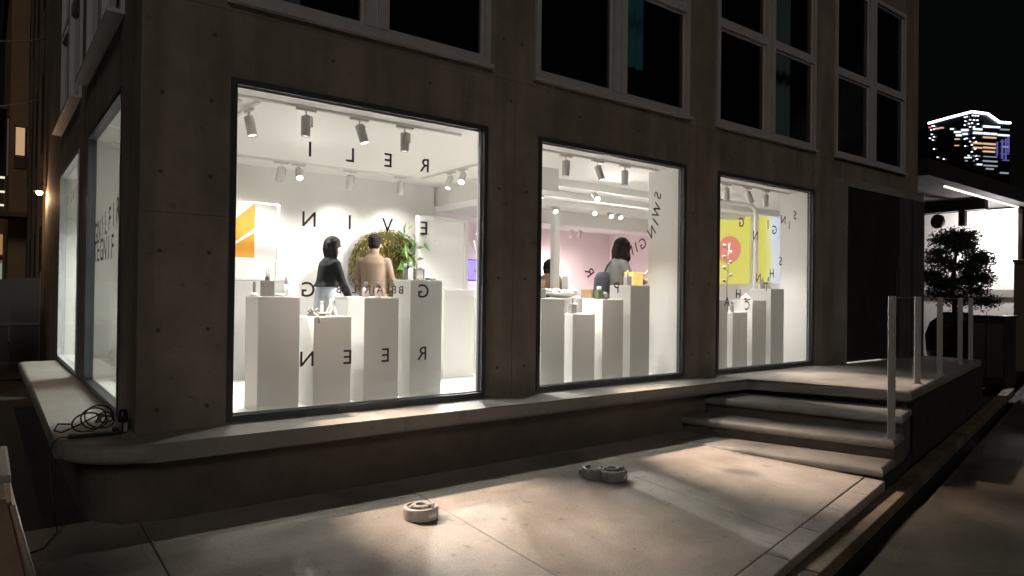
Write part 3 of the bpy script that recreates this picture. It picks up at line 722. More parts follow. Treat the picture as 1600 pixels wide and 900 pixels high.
o = goods('twisted_vase', ptop(0, 1, 0.065, 0.02), 'white hourglass twist vase on the lowest plinth of the first window', 'vase')
for k in range(5):
    t0 = 2*math.pi*k/5
    tube('strand', [(0.042*math.cos(t0+s*2.4)*abs(1-1.2*s)+0.012*math.cos(t0), 0.042*math.sin(t0+s*2.4)*abs(1-1.2*s)+0.012*math.sin(t0), 0.15*s) for s in [i/8 for i in range(9)]], 0.009, M_white2, o, 6)
o = goods('book_stack', ptop(0, 1, -0.06, 0.03), 'flat pale boxes on the lowest plinth of the first window', 'box')
box('box', -0.07, 0.05, -0.05, 0.06, 0, 0.022, M_gl, o, 0.002); box('box', -0.05, 0.10, -0.07, 0.02, 0.0225, 0.034, M_white2, o, 0.002)
bottle(ptop(0, 1, 0.005, 0.09), 'slim white tube behind the hourglass vase', 0.014, 0.11, M_white2, neck=0.0, caph=0.02)
o = goods('ribbon_bow', ptop(0, 1, -0.125, -0.06), 'taupe ribbon bow at the edge of the lowest plinth of the first window', 'ribbon')
for sgn in (-1, 1):
    for zz in (0.012, 0.045):
        tube('loop', [(0, 0, 0.03), (sgn*0.03, 0, zz+0.02), (sgn*0.05, 0.01, zz), (sgn*0.028, 0.01, zz-0.008), (0, 0, 0.028)], 0.009, M_taupe, o, 6)
lathe('knot', [(0, 0.018), (0.013, 0.025), (0.013, 0.035), (0, 0.042)], M_taupe, o, 10)
tube('tail', [(0, 0, 0.03), (-0.01, -0.12, 0.012), (0.0, -0.125, -0.05)], 0.007, M_taupe, o, 6)
bottle(ptop(0, 2, -0.09, -0.03), 'left of two pale bottles with round caps in front of the man', 0.032, 0.085, M_glp, M_gl, capr=0.017)
bottle(ptop(0, 2, 0.03, -0.03), 'right of two pale bottles with round caps in front of the man', 0.032, 0.085, M_glp, M_gl, capr=0.017)
o = goods('dish', ptop(0, 2, -0.02, -0.12), 'low pink dish between the two pale bottles', 'dish'); lathe('bowl', [(0, 0), (0.03, 0), (0.034, 0.014), (0.026, 0.012), (0, 0.006)], mat('pink_glaze', (0.6, 0.4, 0.36), 0.4), o)
bottle(ptop(0, 3, -0.10, 0.06), 'clear jar on the tallest plinth of the first window', 0.022, 0.10, M_gl, square=True)
bottle(ptop(0, 3, -0.02, 0.10), 'white bottle at the back of the tallest plinth of the first window', 0.025, 0.12, M_white2)
o = goods('picture_frame', ptop(0, 3, 0.06, 0.06), 'small silver frame on the tallest plinth of the first window', 'frame')
bm = bmesh.new(); frame_bm(bm, -0.05, 0.05, 0, 0.11, 0.012, 0, 0.015); link('frame', me_from(bm), M_gl, o); box('card', -0.037, 0.037, 0.004, 0.01, 0.013, 0.097, M_white2, o)
o = goods('leaf_branch', ptop(0, 3, 0.05, 0.12), 'dried silver branch in front of the partition panel', 'branch')
tube('stem', [(0, 0, 0), (0.01, 0, 0.12), (-0.02, 0, 0.22), (0.0, 0, 0.32)], 0.005, M_gl, o, 6)
for zz, sx in ((0.10, 1), (0.15, -1), (0.2, 1), (0.27, -1), (0.31, 1)):
    bm = bmesh.new(); vs = [bm.verts.new(v) for v in ((0, 0, zz), (sx*0.035, -0.008, zz+0.028), (sx*0.085, 0.0, zz+0.012), (sx*0.04, 0.008, zz-0.005))]; bm.faces.new(vs); link('leaf', me_from(bm), M_gl, o)
for i, (dx, mm) in enumerate(((-0.03, M_taupe), (0.05, M_black), (0.11, M_taupe))):
    o = goods('pebble_soap', ptop(0, 3, dx, -0.10), ('left', 'middle', 'right')[i] + ' small soap at the front edge of the tallest plinth of the first window', 'soap')
    box('bar', -0.022, 0.022, -0.015, 0.015, 0, 0.02, mm, o, 0.006); box('stamp', -0.008, 0.008, -0.005, 0.005, 0.0195, 0.021, M_white2, o)
# vase with branches
vz = goods('flower_vase', (4.93, 6.95, FZ+0.93), 'tall clear vase with dark drooping branches seen at the right of the first window', 'vase')
lathe('glass', [(0, 0), (0.05, 0), (0.055, 0.25), (0.06, 0.3), (0.055, 0.295), (0.05, 0.25), (0.045, 0.01), (0, 0.01)], M_gl, vz)
for k in range(7):
    a = k*0.9; tip = Vector((0.16*math.cos(a), 0.14*math.sin(a), 0.45+0.08*(k % 5)))
    tube('stem', [(0, 0, 0.05), (tip.x*0.4, tip.y*0.4, 0.33), tuple(tip)], 0.005, M_wood, vz, 5)
def br_leaf():
    z = random.uniform(0.22, 0.8); rr = 0.15 if z < 0.45 else 0.09
    return Vector((random.gauss(0, rr*0.7), random.gauss(0, rr*0.7), z)), Vector((random.gauss(0, 1), random.gauss(0, 1), random.gauss(-0.2, 0.8))), random.uniform(0.05, 0.10), random.uniform(0.012, 0.022), random.choice((0, 0, 1))
mo = link('leaves', leaf_mesh(70, br_leaf, [mat('leaf_dark', (0.06, 0.055, 0.03), 0.7), mat('leaf_mauve', (0.25, 0.15, 0.15), 0.7)]), None, vz); mo['kind'] = 'stuff'
# second window
o = goods('terracotta_bowl', ptop(1, 0, -0.13, 0.03), 'terracotta bowl of white flowers on the leftmost plinth of the second window', 'bowl')
lathe('bowl', [(0, 0), (0.03, 0), (0.05, 0.05), (0.043, 0.05), (0.026, 0.01), (0, 0.01)], mat('terracotta', (0.42, 0.2, 0.11), 0.7), o)
for k in range(6):
    bm = bmesh.new(); bmesh.ops.create_icosphere(bm, subdivisions=1, radius=0.022, matrix=Matrix.Translation((0.03*math.cos(k), 0.03*math.sin(k), 0.065+0.014*(k % 3)))); link('flower', me_from(bm), M_white2, o)
o = goods('reed_diffuser', ptop(1, 0, -0.02, 0.0), 'grey diffuser with dark sticks on the leftmost plinth of the second window', 'diffuser')
box('jar', -0.04, 0.04, -0.028, 0.028, 0, 0.105, M_gl, o, 0.005)
for a in (-0.02, 0.0, 0.02): tube('stick', [(a, 0, 0.10), (a*1.8, 0, 0.20)], 0.005, M_wood, o, 6)
bottle(ptop(1, 1, -0.04, -0.02), 'grey dropper bottle on the lowest plinth of the second window', 0.042, 0.11, M_gl, M_wood, square=True, neck=0.008, caph=0.06, capr=0.009)
o = goods('glass_tumbler', ptop(1, 1, 0.08, 0.08), 'clear tumbler with a slanted stick on the lowest plinth of the second window', 'tumbler')
lathe('glass', [(0, 0), (0.03, 0), (0.036, 0.12), (0.032, 0.12), (0.027, 0.01), (0, 0.01)], M_white2, o); tube('stick', [(-0.01, 0, 0.02), (0.05, 0, 0.18)], 0.006, M_gl, o, 6)
bottle(ptop(1, 2, -0.10, -0.04), 'green bottle with white cap on the third plinth of the second window', 0.043, 0.10, M_gr, M_white2, square=True, capr=0.028, caph=0.045, neck=0.004)
o = goods('glass_ball', ptop(1, 2, -0.01, -0.05), 'silver ball ornament beside the green bottle', 'ornament')
lathe('ball', [(0, 0.005)] + [(0.034*math.sin(R(180-20*k)), 0.05+0.034*math.cos(R(180-20*k))) for k in range(1, 9)] + [(0, 0.084)], M_gl, o, 14); lathe('foot', [(0, 0), (0.022, 0), (0.014, 0.02), (0, 0.02)], M_gr, o, 12)
bottle(ptop(1, 3, -0.06, -0.02), 'white square bottle on the tallest plinth of the second window', 0.042, 0.11, mat('lavender_glass', (0.55, 0.53, 0.58), 0.3), M_white2, square=True, neck=0.012, caph=0.06, capr=0.012)
o = goods('amber_candle', ptop(1, 3, 0.10, 0.03), 'glowing amber glass cube on the tallest plinth of the second window', 'candle')
box('cube', -0.085, 0.085, -0.075, 0.075, 0, 0.165, M_amb, o, 0.008); lathe('wick', [(0.004, 0.1655), (0.004, 0.18), (0, 0.182)], M_wood, o, 8)
# third window
o = goods('wooden_box', ptop(2, 0, 0.05, 0.03), 'olive box on the leftmost plinth of the third window', 'box')
box('case', -0.10, 0.075, -0.06, 0.06, 0, 0.075, mat('olive_box', (0.28, 0.22, 0.08), 0.7), o, 0.004); box('lid', -0.103, 0.078, -0.063, 0.063, 0.0755, 0.09, M_wood, o, 0.003)
o = goods('flower_branch', ptop(2, 1, -0.06, 0.0), 'tall bare branch with cotton buds on the lowest plinth of the third window', 'branch')
lathe('stand', [(0, 0), (0.05, 0), (0.045, 0.02), (0.012, 0.03), (0, 0.03)], M_white2, o)
tube('stem', [(0, 0, 0.02), (-0.01, 0, 0.35), (0.02, 0, 0.62), (0.01, 0, 0.80), (0.05, 0, 0.95)], 0.008, M_wood, o, 6)
for zz, sx in ((0.42, -1), (0.50, 1), (0.60, -1), (0.68, 1), (0.75, -1), (0.82, 1), (0.9, -1)):
    tube('twig', [(0.01, 0, zz-0.04), (sx*0.06+0.01, 0.01, zz)], 0.005, M_wood, o, 5)
    bm = bmesh.new(); bmesh.ops.create_icosphere(bm, subdivisions=2, radius=0.026, matrix=Matrix.Translation((sx*0.07+0.01, 0.01, zz+0.01))); link('bud', me_from(bm), random.choice((M_taupe, M_white2, M_wood)), o, True)
bottle(ptop(2, 1, 0.05, 0.0), 'grey tapered bottle beside the tall branch', 0.03, 0.10, M_gl, M_gl, neck=0.01, caph=0.04)
bottle(ptop(2, 1, -0.13, -0.05), 'dark vial at the left edge of the lowest plinth of the third window', 0.014, 0.06, M_gl, M_black)
o = goods('cone_dish', ptop(2, 2, -0.07, 0.0), 'white dish with a red flower on the third plinth of the third window', 'dish')
lathe('dish', [(0, 0), (0.05, 0), (0.085, 0.03), (0.07, 0.035), (0.02, 0.08), (0, 0.10)], M_white2, o); 
bm = bmesh.new(); bmesh.ops.create_icosphere(bm, subdivisions=1, radius=0.022, matrix=Matrix.Translation((-0.11, -0.06, 0.02))); link('flower', me_from(bm), mat('red_petal', (0.5, 0.04, 0.08), 0.6), o)
bottle(ptop(2, 3, -0.12, 0.0), 'left of two mauve bottles on the tallest plinth of the third window', 0.034, 0.10, M_glp, M_gl, square=True, neck=0.005, caph=0.05)
bottle(ptop(2, 3, 0.03, 0.0), 'right of two mauve bottles on the tallest plinth of the third window', 0.030, 0.12, M_glp, M_gl, neck=0.005, caph=0.05)
# goods on the long counter behind the second window
o = goods('flower_bowl', (7.2, 8.1, FZ+0.92), 'wide white bowl heaped with white flowers on the long counter', 'bowl')
lathe('bowl', [(0, 0), (0.10, 0), (0.30, 0.07), (0.29, 0.08), (0.09, 0.015), (0, 0.015)], M_white2, o, 24)
for k in range(16):
    bm = bmesh.new(); bmesh.ops.create_icosphere(bm, subdivisions=1, radius=random.uniform(0.04, 0.06), matrix=Matrix.Translation((random.uniform(-.2, .2), random.uniform(-.15, .15), random.uniform(0.07, 0.12)))); link('blossom', me_from(bm), M_white2, o)
o = goods('menu_stand', (7.45, 8.3, FZ+0.92), 'pale upright card stand on the long counter', 'card stand')
box('card', -0.06, 0.06, -0.005, 0.005, 0.01, 0.34, M_ped, o); box('foot', -0.07, 0.07, -0.03, 0.03, 0, 0.009, M_white2, o)
o = goods('kraft_box', (7.85, 8.1, FZ+0.92), 'tan cardboard box on the long counter', 'box')
box('case', -0.14, 0.14, -0.1, 0.1, 0, 0.12, mat('kraft', (0.5, 0.33, 0.19), 0.8), o, 0.003); box('lid', -0.145, 0.145, -0.105, 0.105, 0.1205, 0.14, MATS['kraft'], o, 0.003)

# ------------------------------------------------------------------ people
def limb(bm, pts, rad, n=14):
    """closed tapered tube with rounded ends"""
    pts = [Vector(p) for p in pts]; rad = list(rad)
    d0 = (pts[0]-pts[1]).normalized(); d1 = (pts[-1]-pts[-2]).normalized(); a, b = rad[0], rad[-1]
    P = [pts[0]+d0*a*0.75, pts[0]+d0*a*0.45] + pts + [pts[-1]+d1*b*0.45, pts[-1]+d1*b*0.75]
    Q = [a*0.35, a*0.8] + rad + [b*0.8, b*0.35]
    tube_bm(bm, P, Q, n)
def loft(bm, secs, n=20):
    """secs: (cx, cy, z, rx, ry) stacked in z, superelliptic"""
    rings = []
    for cx, cy, z, rx, ry in secs:
        rings.append([bm.verts.new((cx + rx*math.copysign(abs(math.cos(2*math.pi*k/n))**0.85, math.cos(2*math.pi*k/n)), cy + ry*math.copysign(abs(math.sin(2*math.pi*k/n))**0.85, math.sin(2*math.pi*k/n)), z)) for k in range(n)])
    for x, y in zip(rings, rings[1:]):
        for k in range(n): bm.faces.new((x[k], x[(k+1) % n], y[(k+1) % n], y[k]))
    bm.faces.new(rings[0][::-1]); bm.faces.new(rings[-1])
def ball(bm, c, r, sub=2):
    m = Matrix.Translation(c) @ Matrix.Diagonal((r[0], r[1], r[2], 1)) if isinstance(r, tuple) else Matrix.Translation(c) @ Matrix.Scale(r, 4)
    bmesh.ops.create_icosphere(bm, subdivisions=sub, radius=1.0, matrix=m)
def remeshed(name, bm, vox, m, parent, smooth=3):
    o = link(name, me_from(bm), None, parent)
    r = o.modifiers.new('r', 'REMESH'); r.mode = 'VOXEL'; r.voxel_size = vox; r.use_smooth_shade = True
    if smooth: s = o.modifiers.new('s', 'SMOOTH'); s.iterations = smooth; s.factor = 0.5
    bake(o); o.data.materials.clear(); o.data.materials.append(m)
    for p in o.data.polygons: p.use_smooth = True
    return o
M_skin = mat('skin', (0.55, 0.33, 0.24), 0.55); M_hair = mat('black_hair', (0.010, 0.008, 0.008), 0.8, var=0.4, scale=30, spec=0.12); M_hairb = mat('dark_brown_hair', (0.016, 0.010, 0.008), 0.8, var=0.4, scale=30, spec=0.12)
M_eye = mat('eye_dark', (0.01, 0.008, 0.008), 0.2); M_lip = mat('lip', (0.38, 0.12, 0.11), 0.5)
def hand(bm, wrist, tip, side, palm_n):
    """palm, four unequal curled fingers and a thumb leaving the palm's side"""
    w = Vector(wrist); t = Vector(tip); d = (t-w).normalized(); L = (t-w).length
    nrm = Vector(palm_n).normalized(); lat = d.cross(nrm).normalized()*side
    limb(bm, [w, w+d*L*0.25, w+d*L*0.48], [0.024, 0.030, 0.026], 10)
    for k, (off, ln) in enumerate(((-0.027, 0.40), (-0.009, 0.48), (0.009, 0.45), (0.026, 0.34))):
        b0 = w + d*L*0.46 + lat*off; b1 = b0 + d*L*ln*0.5 + nrm*0.006; b2 = b1 + d*L*ln*0.42 + nrm*0.022
        limb(bm, [b0, b1, b2], [0.0095, 0.0085, 0.0075], 8)
    b0 = w + d*L*0.18 - lat*0.026; b1 = b0 + d*L*0.2 - lat*0.022 + nrm*0.01; b2 = b1 + d*L*0.2 - lat*0.004 + nrm*0.01
    limb(bm, [b0, b1, b2], [0.012, 0.010, 0.0085], 8)
def person(loc, face_dir, H, label, arms, legs, lean, top_m, bot_m, hair, hair_m, build=1.0, wide_leg=1.0, head_turn=0.0, head_drop=0.0, collar=True, feet_m=None, top_len=0.92, waist=1.03):
    """local frame: faces +y, x to its right, built for 1.70 m and scaled"""
    s = H/1.70
    o = thing('person', loc, label, 'person'); o.scale = (s, s, s); o.rotation_euler = (0, 0, math.atan2(face_dir[1], face_dir[0]) - math.pi/2)
    ly = lambda z: lean*max(0.0, z-0.9)       # forward lean of the trunk
    shx = 0.172*build
    tors = [(0, 0, 0.84, 0.145*build, 0.10), (0, 0, 0.92, 0.16*build, 0.112), (0, ly(1.06), 1.06, 0.132*build, 0.095), (0, ly(1.22), 1.22, 0.155*build, 0.108), (0, ly(1.34), 1.34, 0.165*build, 0.105), (0, ly(1.41), 1.415, 0.115*build, 0.078), (0, ly(1.45), 1.45, 0.065, 0.06)]
    hc = Vector((0, ly(1.60)+0.012+head_drop*0.6, 1.595-head_drop*0.35)); ht = Matrix.Rotation(head_turn, 4, 'Z') @ Matrix.Rotation(-head_drop*4, 4, 'X')
    HT = Matrix.Translation(hc) @ ht
    hp = lambda v: HT @ Vector(v)
    bm = bmesh.new(); loft(bm, tors)
    limb(bm, [(0, ly(1.42), 1.42), (0, ly(1.5)+0.01, 1.50), tuple(hc + Vector((0, -0.01, -0.05)))], [0.06, 0.052, 0.05])
    def hb(c, r): bmesh.ops.create_icosphere(bm, subdivisions=3, radius=1.0, matrix=HT @ Matrix.Translation(c) @ Matrix.Diagonal((*r, 1)))
    hb((0, -0.008, 0.02), (0.075, 0.092, 0.098)); hb((0, 0.028, -0.045), (0.055, 0.058, 0.068)); hb((0, 0.052, -0.092), (0.024, 0.022, 0.02))
    limb(bm, [hp((0, 0.083, 0.008)), hp((0, 0.100, -0.028))], [0.008, 0.013], 8); hb((0, 0.082, -0.060), (0.022, 0.012, 0.010))
    for sx in (-1, 1): hb((sx*0.076, -0.008, -0.012), (0.009, 0.018, 0.032))
    arm_pts = []
    for sx, (el, wr, tp, pn) in zip((-1, 1), arms):
        sh = Vector((sx*shx, ly(1.38), 1.365)); arm_pts.append((sh, Vector(el), Vector(wr)))
        limb(bm, [sh, (sh+Vector(el))/2, el], [0.050, 0.044, 0.038]); limb(bm, [el, (Vector(el)*0.6+Vector(wr)*0.4), wr], [0.038, 0.035, 0.025]); hand(bm, wr, tp, sx, pn)
    leg_pts = []
    for sx, (kn, an) in zip((-1, 1), legs):
        hip = Vector((sx*0.085, 0, 0.86)); kn = Vector(kn); an = Vector(an); leg_pts.append((hip, kn, an))
        limb(bm, [hip, (hip+kn)/2, kn], [0.085, 0.072, 0.052]); limb(bm, [kn, kn*0.7+an*0.3, an], [0.052, 0.054, 0.034])
        limb(bm, [an+Vector((0, -0.03, -0.035)), an+Vector((0, 0.07, -0.048)), an+Vector((sx*0.01, 0.15, -0.055))], [0.036, 0.034, 0.024], 10)
    body = remeshed('body', bm, 0.0085, M_skin, o, 2)
    for sx in (-1, 1):
        bm = bmesh.new(); bmesh.ops.create_icosphere(bm, subdivisions=2, radius=0.0115, matrix=HT @ Matrix.Translation((sx*0.030, 0.078, 0.004))); link('eye', me_from(bm), M_eye, o, True)
    bm = bmesh.new(); bmesh.ops.create_icosphere(bm, subdivisions=2, radius=1, matrix=HT @ Matrix.Translation((0, 0.090, -0.060)) @ Matrix.Diagonal((0.02, 0.006, 0.007, 1))); link('mouth', me_from(bm), M_lip, o, True)
    # top
    bm = bmesh.new(); e = 0.016
    loft(bm, [(0, 0.0, top_len, 0.175*build+e, 0.125+e), (0, ly(1.10), max(1.04, top_len+0.06), 0.145*build+e, 0.110+e)] + [(c[0], c[1], c[2], c[3]+e, c[4]+e) for c in tors[3:6]] + [(0, ly(1.45), 1.455, 0.068, 0.064)])
    if collar: limb(bm, [(0, ly(1.45), 1.44), (0, ly(1.5)+0.006, 1.50)], [0.070, 0.064])
    for sh, el, wr in arm_pts:
        limb(bm, [sh, (sh+el)/2, el], [0.064, 0.059, 0.053]); limb(bm, [el, el*0.5+wr*0.5, el*0.06+wr*0.94], [0.053, 0.048, 0.037])
    t = remeshed('top', bm, 0.010, top_m, o, 9)
    bm = bmesh.new()
    loft(bm, [(0, 0, 0.76, 0.165*build+0.01, 0.115), (0, 0, 0.86, 0.172*build+0.012, 0.126), (0, 0, 0.97, 0.155*build+0.012, 0.116), (0, ly(waist), waist, 0.140*build+0.018, 0.118)])
    for hip, kn, an in leg_pts:
        limb(bm, [hip, (hip+kn)/2, kn], [0.100, 0.088*wide_leg, 0.070*wide_leg]); limb(bm, [kn, kn*0.4+an*0.6, an+Vector((0, 0, 0.03))], [0.070*wide_leg, 0.064*wide_leg, 0.060*wide_leg])
    remeshed('trousers', bm, 0.011, bot_m, o, 3)
    for sx, (hip, kn, an) in zip((-1, 1), leg_pts):
        bm = bmesh.new(); limb(bm, [an+Vector((0, -0.035, -0.032)), an+Vector((0, 0.06, -0.042)), an+Vector((sx*0.01, 0.155, -0.05))], [0.043, 0.041, 0.029], 12); remeshed('shoe', bm, 0.008, feet_m or M_black, o, 1)
    # hair
    bm = bmesh.new()
    def hh(c, r, sub=3): bmesh.ops.create_icosphere(bm, subdivisions=sub, radius=1.0, matrix=HT @ Matrix.Translation(c) @ Matrix.Diagonal((*r, 1)))
    if hair == 'short':
        hh((0, -0.022, 0.038), (0.086, 0.094, 0.092)); hh((0, -0.05, -0.01), (0.078, 0.058, 0.07)); hh((0, 0.045, 0.082), (0.06, 0.05, 0.035))
        for k in range(60):
            a = random.uniform(0, 6.28); b = random.uniform(0.1, 1.3); p = Vector((0.088*math.cos(a)*math.sin(b), -0.022+0.094*math.sin(a)*math.sin(b), 0.04+0.092*math.cos(b)))
            if p.y < 0.06: hh(tuple(p), (0.016, 0.016, 0.012), 1)
    elif hair == 'bob':
        hh((0, -0.014, 0.032), (0.090, 0.102, 0.096)); 
        for sx in (-1, 1): limb(bm, [hp((sx*0.070, -0.005, 0.05)), hp((sx*0.088, -0.005, -0.05)), hp((sx*0.080, 0.012, -0.135))], [0.036, 0.036, 0.026])
        limb(bm, [hp((0, -0.070, 0.04)), hp((0, -0.082, -0.05)), hp((0, -0.070, -0.125))], [0.055, 0.052, 0.042])
        for sx in (-1, 1): limb(bm, [hp((sx*0.045, -0.06, 0.02)), hp((sx*0.06, -0.06, -0.06)), hp((sx*0.055, -0.045, -0.13))], [0.05, 0.046, 0.034])
    else:
        hh((0, -0.016, 0.034), (0.094, 0.108, 0.098))
        for sx, yy, ln in ((-1, 0.0, 0.27), (1, 0.0, 0.27), (-0.6, -0.07, 0.30), (0.6, -0.07, 0.30), (0, -0.085, 0.30), (1, 0.035, 0.24), (-1, 0.035, 0.24)):
            limb(bm, [hp((sx*0.066, yy, 0.05)), hp((sx*0.090, yy-0.006, -0.06)), hp((sx*0.094+random.uniform(-.012, .012), yy+0.012, -0.15)), hp((sx*0.082, yy+0.004, -ln+0.04))], [0.038, 0.042, 0.044, 0.024])
    remeshed('hair', bm, 0.0075, hair_m, o, 2)
    return o
legs_std = (((-0.09, 0.02, 0.47), (-0.095, 0.0, 0.08)), ((0.09, 0.02, 0.47), (0.095, 0.0, 0.08)))
legs_walk = (((-0.085, 0.06, 0.47), (-0.09, 0.05, 0.08)), ((0.085, -0.01, 0.47), (0.09, -0.10, 0.08)))
# woman in black top, facing right, near arm hanging forward
person((3.17, 7.72, FZ), (0.92, 0.12), 1.615, 'woman with black bob in dark top and pale blue trousers behind the first window',
       (((-0.235, 0.06, 1.12), (-0.20, 0.19, 0.90), (-0.19, 0.25, 0.74), (0.2, 1, 0)), ((0.235, 0.10, 1.12), (0.215, 0.24, 0.89), (0.205, 0.31, 0.735), (-0.2, 1, 0))),
       legs_walk, 0.12, mat('charcoal_knit', (0.009, 0.010, 0.0105), 0.9, var=0.3, scale=40, bump=0.2, spec=0.15), mat('pale_blue_denim', (0.42, 0.47, 0.51), 0.8, var=0.12, scale=9, bump=0.2), 'bob', M_hair, 0.82, 1.3, head_turn=R(-12), head_drop=0.015, top_len=1.08, waist=1.12)
# man in beige sweater seen from behind
person((3.93, 8.02, FZ), (0.60, 0.80), 1.70, 'man with short black hair in a beige sweater before the moss, seen from behind',
       (((-0.222, 0.05, 1.12), (-0.15, 0.26, 1.02), (-0.11, 0.41, 1.06), (0.3, 0, -1)), ((0.222, 0.05, 1.12), (0.15, 0.26, 1.02), (0.11, 0.41, 1.06), (-0.3, 0, -1))),
       legs_std, 0.05, mat('beige_knit', (0.125, 0.082, 0.056), 0.9, var=0.15, scale=60, bump=0.3), mat('dark_trousers', (0.04, 0.04, 0.045), 0.8), 'short', M_hair, 0.92, head_drop=0.05)
# woman in grey at the second window, profile to the right, arm raised to the plinth
person((6.36, 6.15, FZ), (0.86, -0.36), 1.70, 'woman with long brown hair in a grey cardigan behind the second window',
       (((-0.21, 0.18, 1.18), (-0.10, 0.38, 1.20), (-0.05, 0.50, 1.28), (0.2, 0.3, 1)), ((0.225, 0.13, 1.14), (0.13, 0.36, 1.14), (0.09, 0.50, 1.20), (-0.2, 0.3, 1))),
       legs_std, 0.10, mat('grey_cardigan', (0.12, 0.118, 0.112), 0.9, var=0.12, scale=50, bump=0.3), mat('dark_denim', (0.035, 0.045, 0.07), 0.8), 'long', M_hairb, 0.95, head_drop=0.035)
bag = thing('shoulder_bag', (6.20, 6.20, FZ+0.10), 'dark blue bag hanging behind the woman in grey', 'bag')
bm = bmesh.new(); loft(bm, [(0, 0, 0.82, 0.10, 0.07), (0, 0, 0.86, 0.13, 0.09), (0, 0, 1.08, 0.12, 0.08), (0, 0, 1.16, 0.08, 0.05)]); link('sack', me_from(bm), mat('bag_navy', (0.03, 0.035, 0.05), 0.8), bag, True)
tube('strap', [(0.0, -0.03, 1.14), (0.06, -0.02, 1.24), (0.13, -0.03, 1.31), (0.18, -0.04, 1.32)], 0.014, MATS['bag_navy'], bag, 6)
# person half hidden by the white post
person((7.68, 8.95, FZ), (0.5, 0.8), 1.56, 'person in a tan coat half hidden behind the white post',
       (((-0.235, 0.04, 1.12), (-0.22, 0.14, 0.90), (-0.21, 0.2, 0.75), (0.2, 1, 0)), ((0.235, 0.04, 1.12), (0.22, 0.14, 0.90), (0.21, 0.2, 0.75), (-0.2, 1, 0))),
       legs_std, 0.06, mat('tan_coat', (0.25, 0.17, 0.11), 0.85, var=0.1, scale=30), MATS['dark_trousers'], 'bob', M_hairb, 0.92)

# ------------------------------------------------------------------ forecourt objects
# balustrade posts with a thin cable
for i, (x, y, z0) in enumerate(((6.92, 3.02, 0.104), (8.58, 3.46, 0.47), (10.10, 3.80, 0.47), (11.80, 4.16, 0.47), (12.80, 4.36, 0.47))):
    o = thing('balustrade_post', (x, y, z0), ('grey flat steel post standing on the steps', 'second flat steel post from the steps, on the platform', 'third flat steel post from the steps', 'fourth flat steel post from the steps', 'farthest flat steel post on the platform')[i], 'post', 'balustrade posts along the platform edge', R(-52))
    h = 1.475 - z0
    box('bar', -0.034, 0.034, -0.008, 0.008, 0.006, h, M_steel, o, 0.002); box('base_plate', -0.05, 0.05, -0.035, 0.035, 0.0, 0.0058, M_steel, o)
cb = bmesh.new(); tube_bm(cb, [(6.92, 3.02, 1.462), (8.58, 3.46, 1.462), (10.10, 3.80, 1.462), (11.80, 4.16, 1.462), (12.80, 4.36, 1.462)], 0.004, 6)
tag(link('cable', me_from(cb), M_steel), 'thin steel cable strung along the tops of the posts', 'cable')

def weight(loc, label, r, h, m, rz=0.0):
    o = thing('round_weight', loc, label, 'weight', 'round weights on the forecourt', rz)
    lathe('body', [(0, 0), (r*0.97, 0), (r, 0.006), (r, h-0.012), (r*0.96, h-0.003), (r*0.90, h), (r*0.80, h), (r*0.77, h-0.010), (r*0.55, h-0.010)], m, o, 36, smooth=False)
    lathe('hub', [(r*0.56, h-0.011), (r*0.55, h+0.006), (r*0.50, h+0.012), (r*0.32, h+0.012), (r*0.29, h+0.006), (r*0.28, h-0.020), (0, h-0.020)], m, o, 30, smooth=False)
    for k in range(3):
        a = k*2.094+0.4; bm = bmesh.new()
        pts = [(r*0.66*math.cos(a+t), r*0.66*math.sin(a+t), h-0.010) for t in [i*0.09-0.36 for i in range(9)]]
        tube_bm(bm, pts, 0.010, 6); link('slot_bead', me_from(bm), M_black, o)
    bm = bmesh.new()
    for k in range(6):
        a0 = -0.55 + k*0.09; a1 = a0 + 0.09
        q = [bm.verts.new((rr*math.cos(a), rr*math.sin(a), z)) for rr, a, z in ((r+0.003, a0, h*0.30), (r+0.003, a1, h*0.30), (r+0.003, a1, h*0.62), (r+0.003, a0, h*0.62))]; bm.faces.new(q)
    bmesh.ops.remove_doubles(bm, verts=bm.verts, dist=1e-5)
    link('grip_plate', me_from(bm), mat('bright_plate', (0.75, 0.73, 0.68), 0.4), o)
    tube('lug', [(r*0.42, 0, h+0.010), (r*0.75, 0.02, h+0.018), (r*0.80, -0.02, h-0.002)], 0.011, m, o, 8)
    return o
weight((2.44, 4.19, gz(4.19)), 'pale round cast weight nearest the camera on the forecourt', 0.122, 0.082, M_cast, R(-62))
weight((4.27, 4.13, gz(4.13)), 'grey round weight further along the forecourt', 0.125, 0.088, M_dcast, R(-55))
cl = thing('ring_clamp', (4.17, 4.25, gz(4.25)), 'open grey clamp ring leaning behind the far round weight', 'clamp', rz=R(40))
bm = bmesh.new()
n = 18; ro, ri, h = 0.105, 0.075, 0.085; vv = []
for k in range(n):
    a = R(30 + 290*k/(n-1)); vv.append([bm.verts.new((r_*math.cos(a), r_*math.sin(a), z)) for r_, z in ((ro, 0), (ro, h), (ri, h), (ri, 0))])
for p, q in zip(vv, vv[1:]):
    for j in range(4): bm.faces.new((p[j], q[j], q[(j+1) % 4], p[(j+1) % 4]))
bm.faces.new(vv[0][::-1]); bm.faces.new(vv[-1]); link('ring', me_from(bm), M_dcast, cl)
box('lug', -0.02, 0.03, 0.10, 0.13, 0.02, 0.06, M_dcast, cl, 0.004)

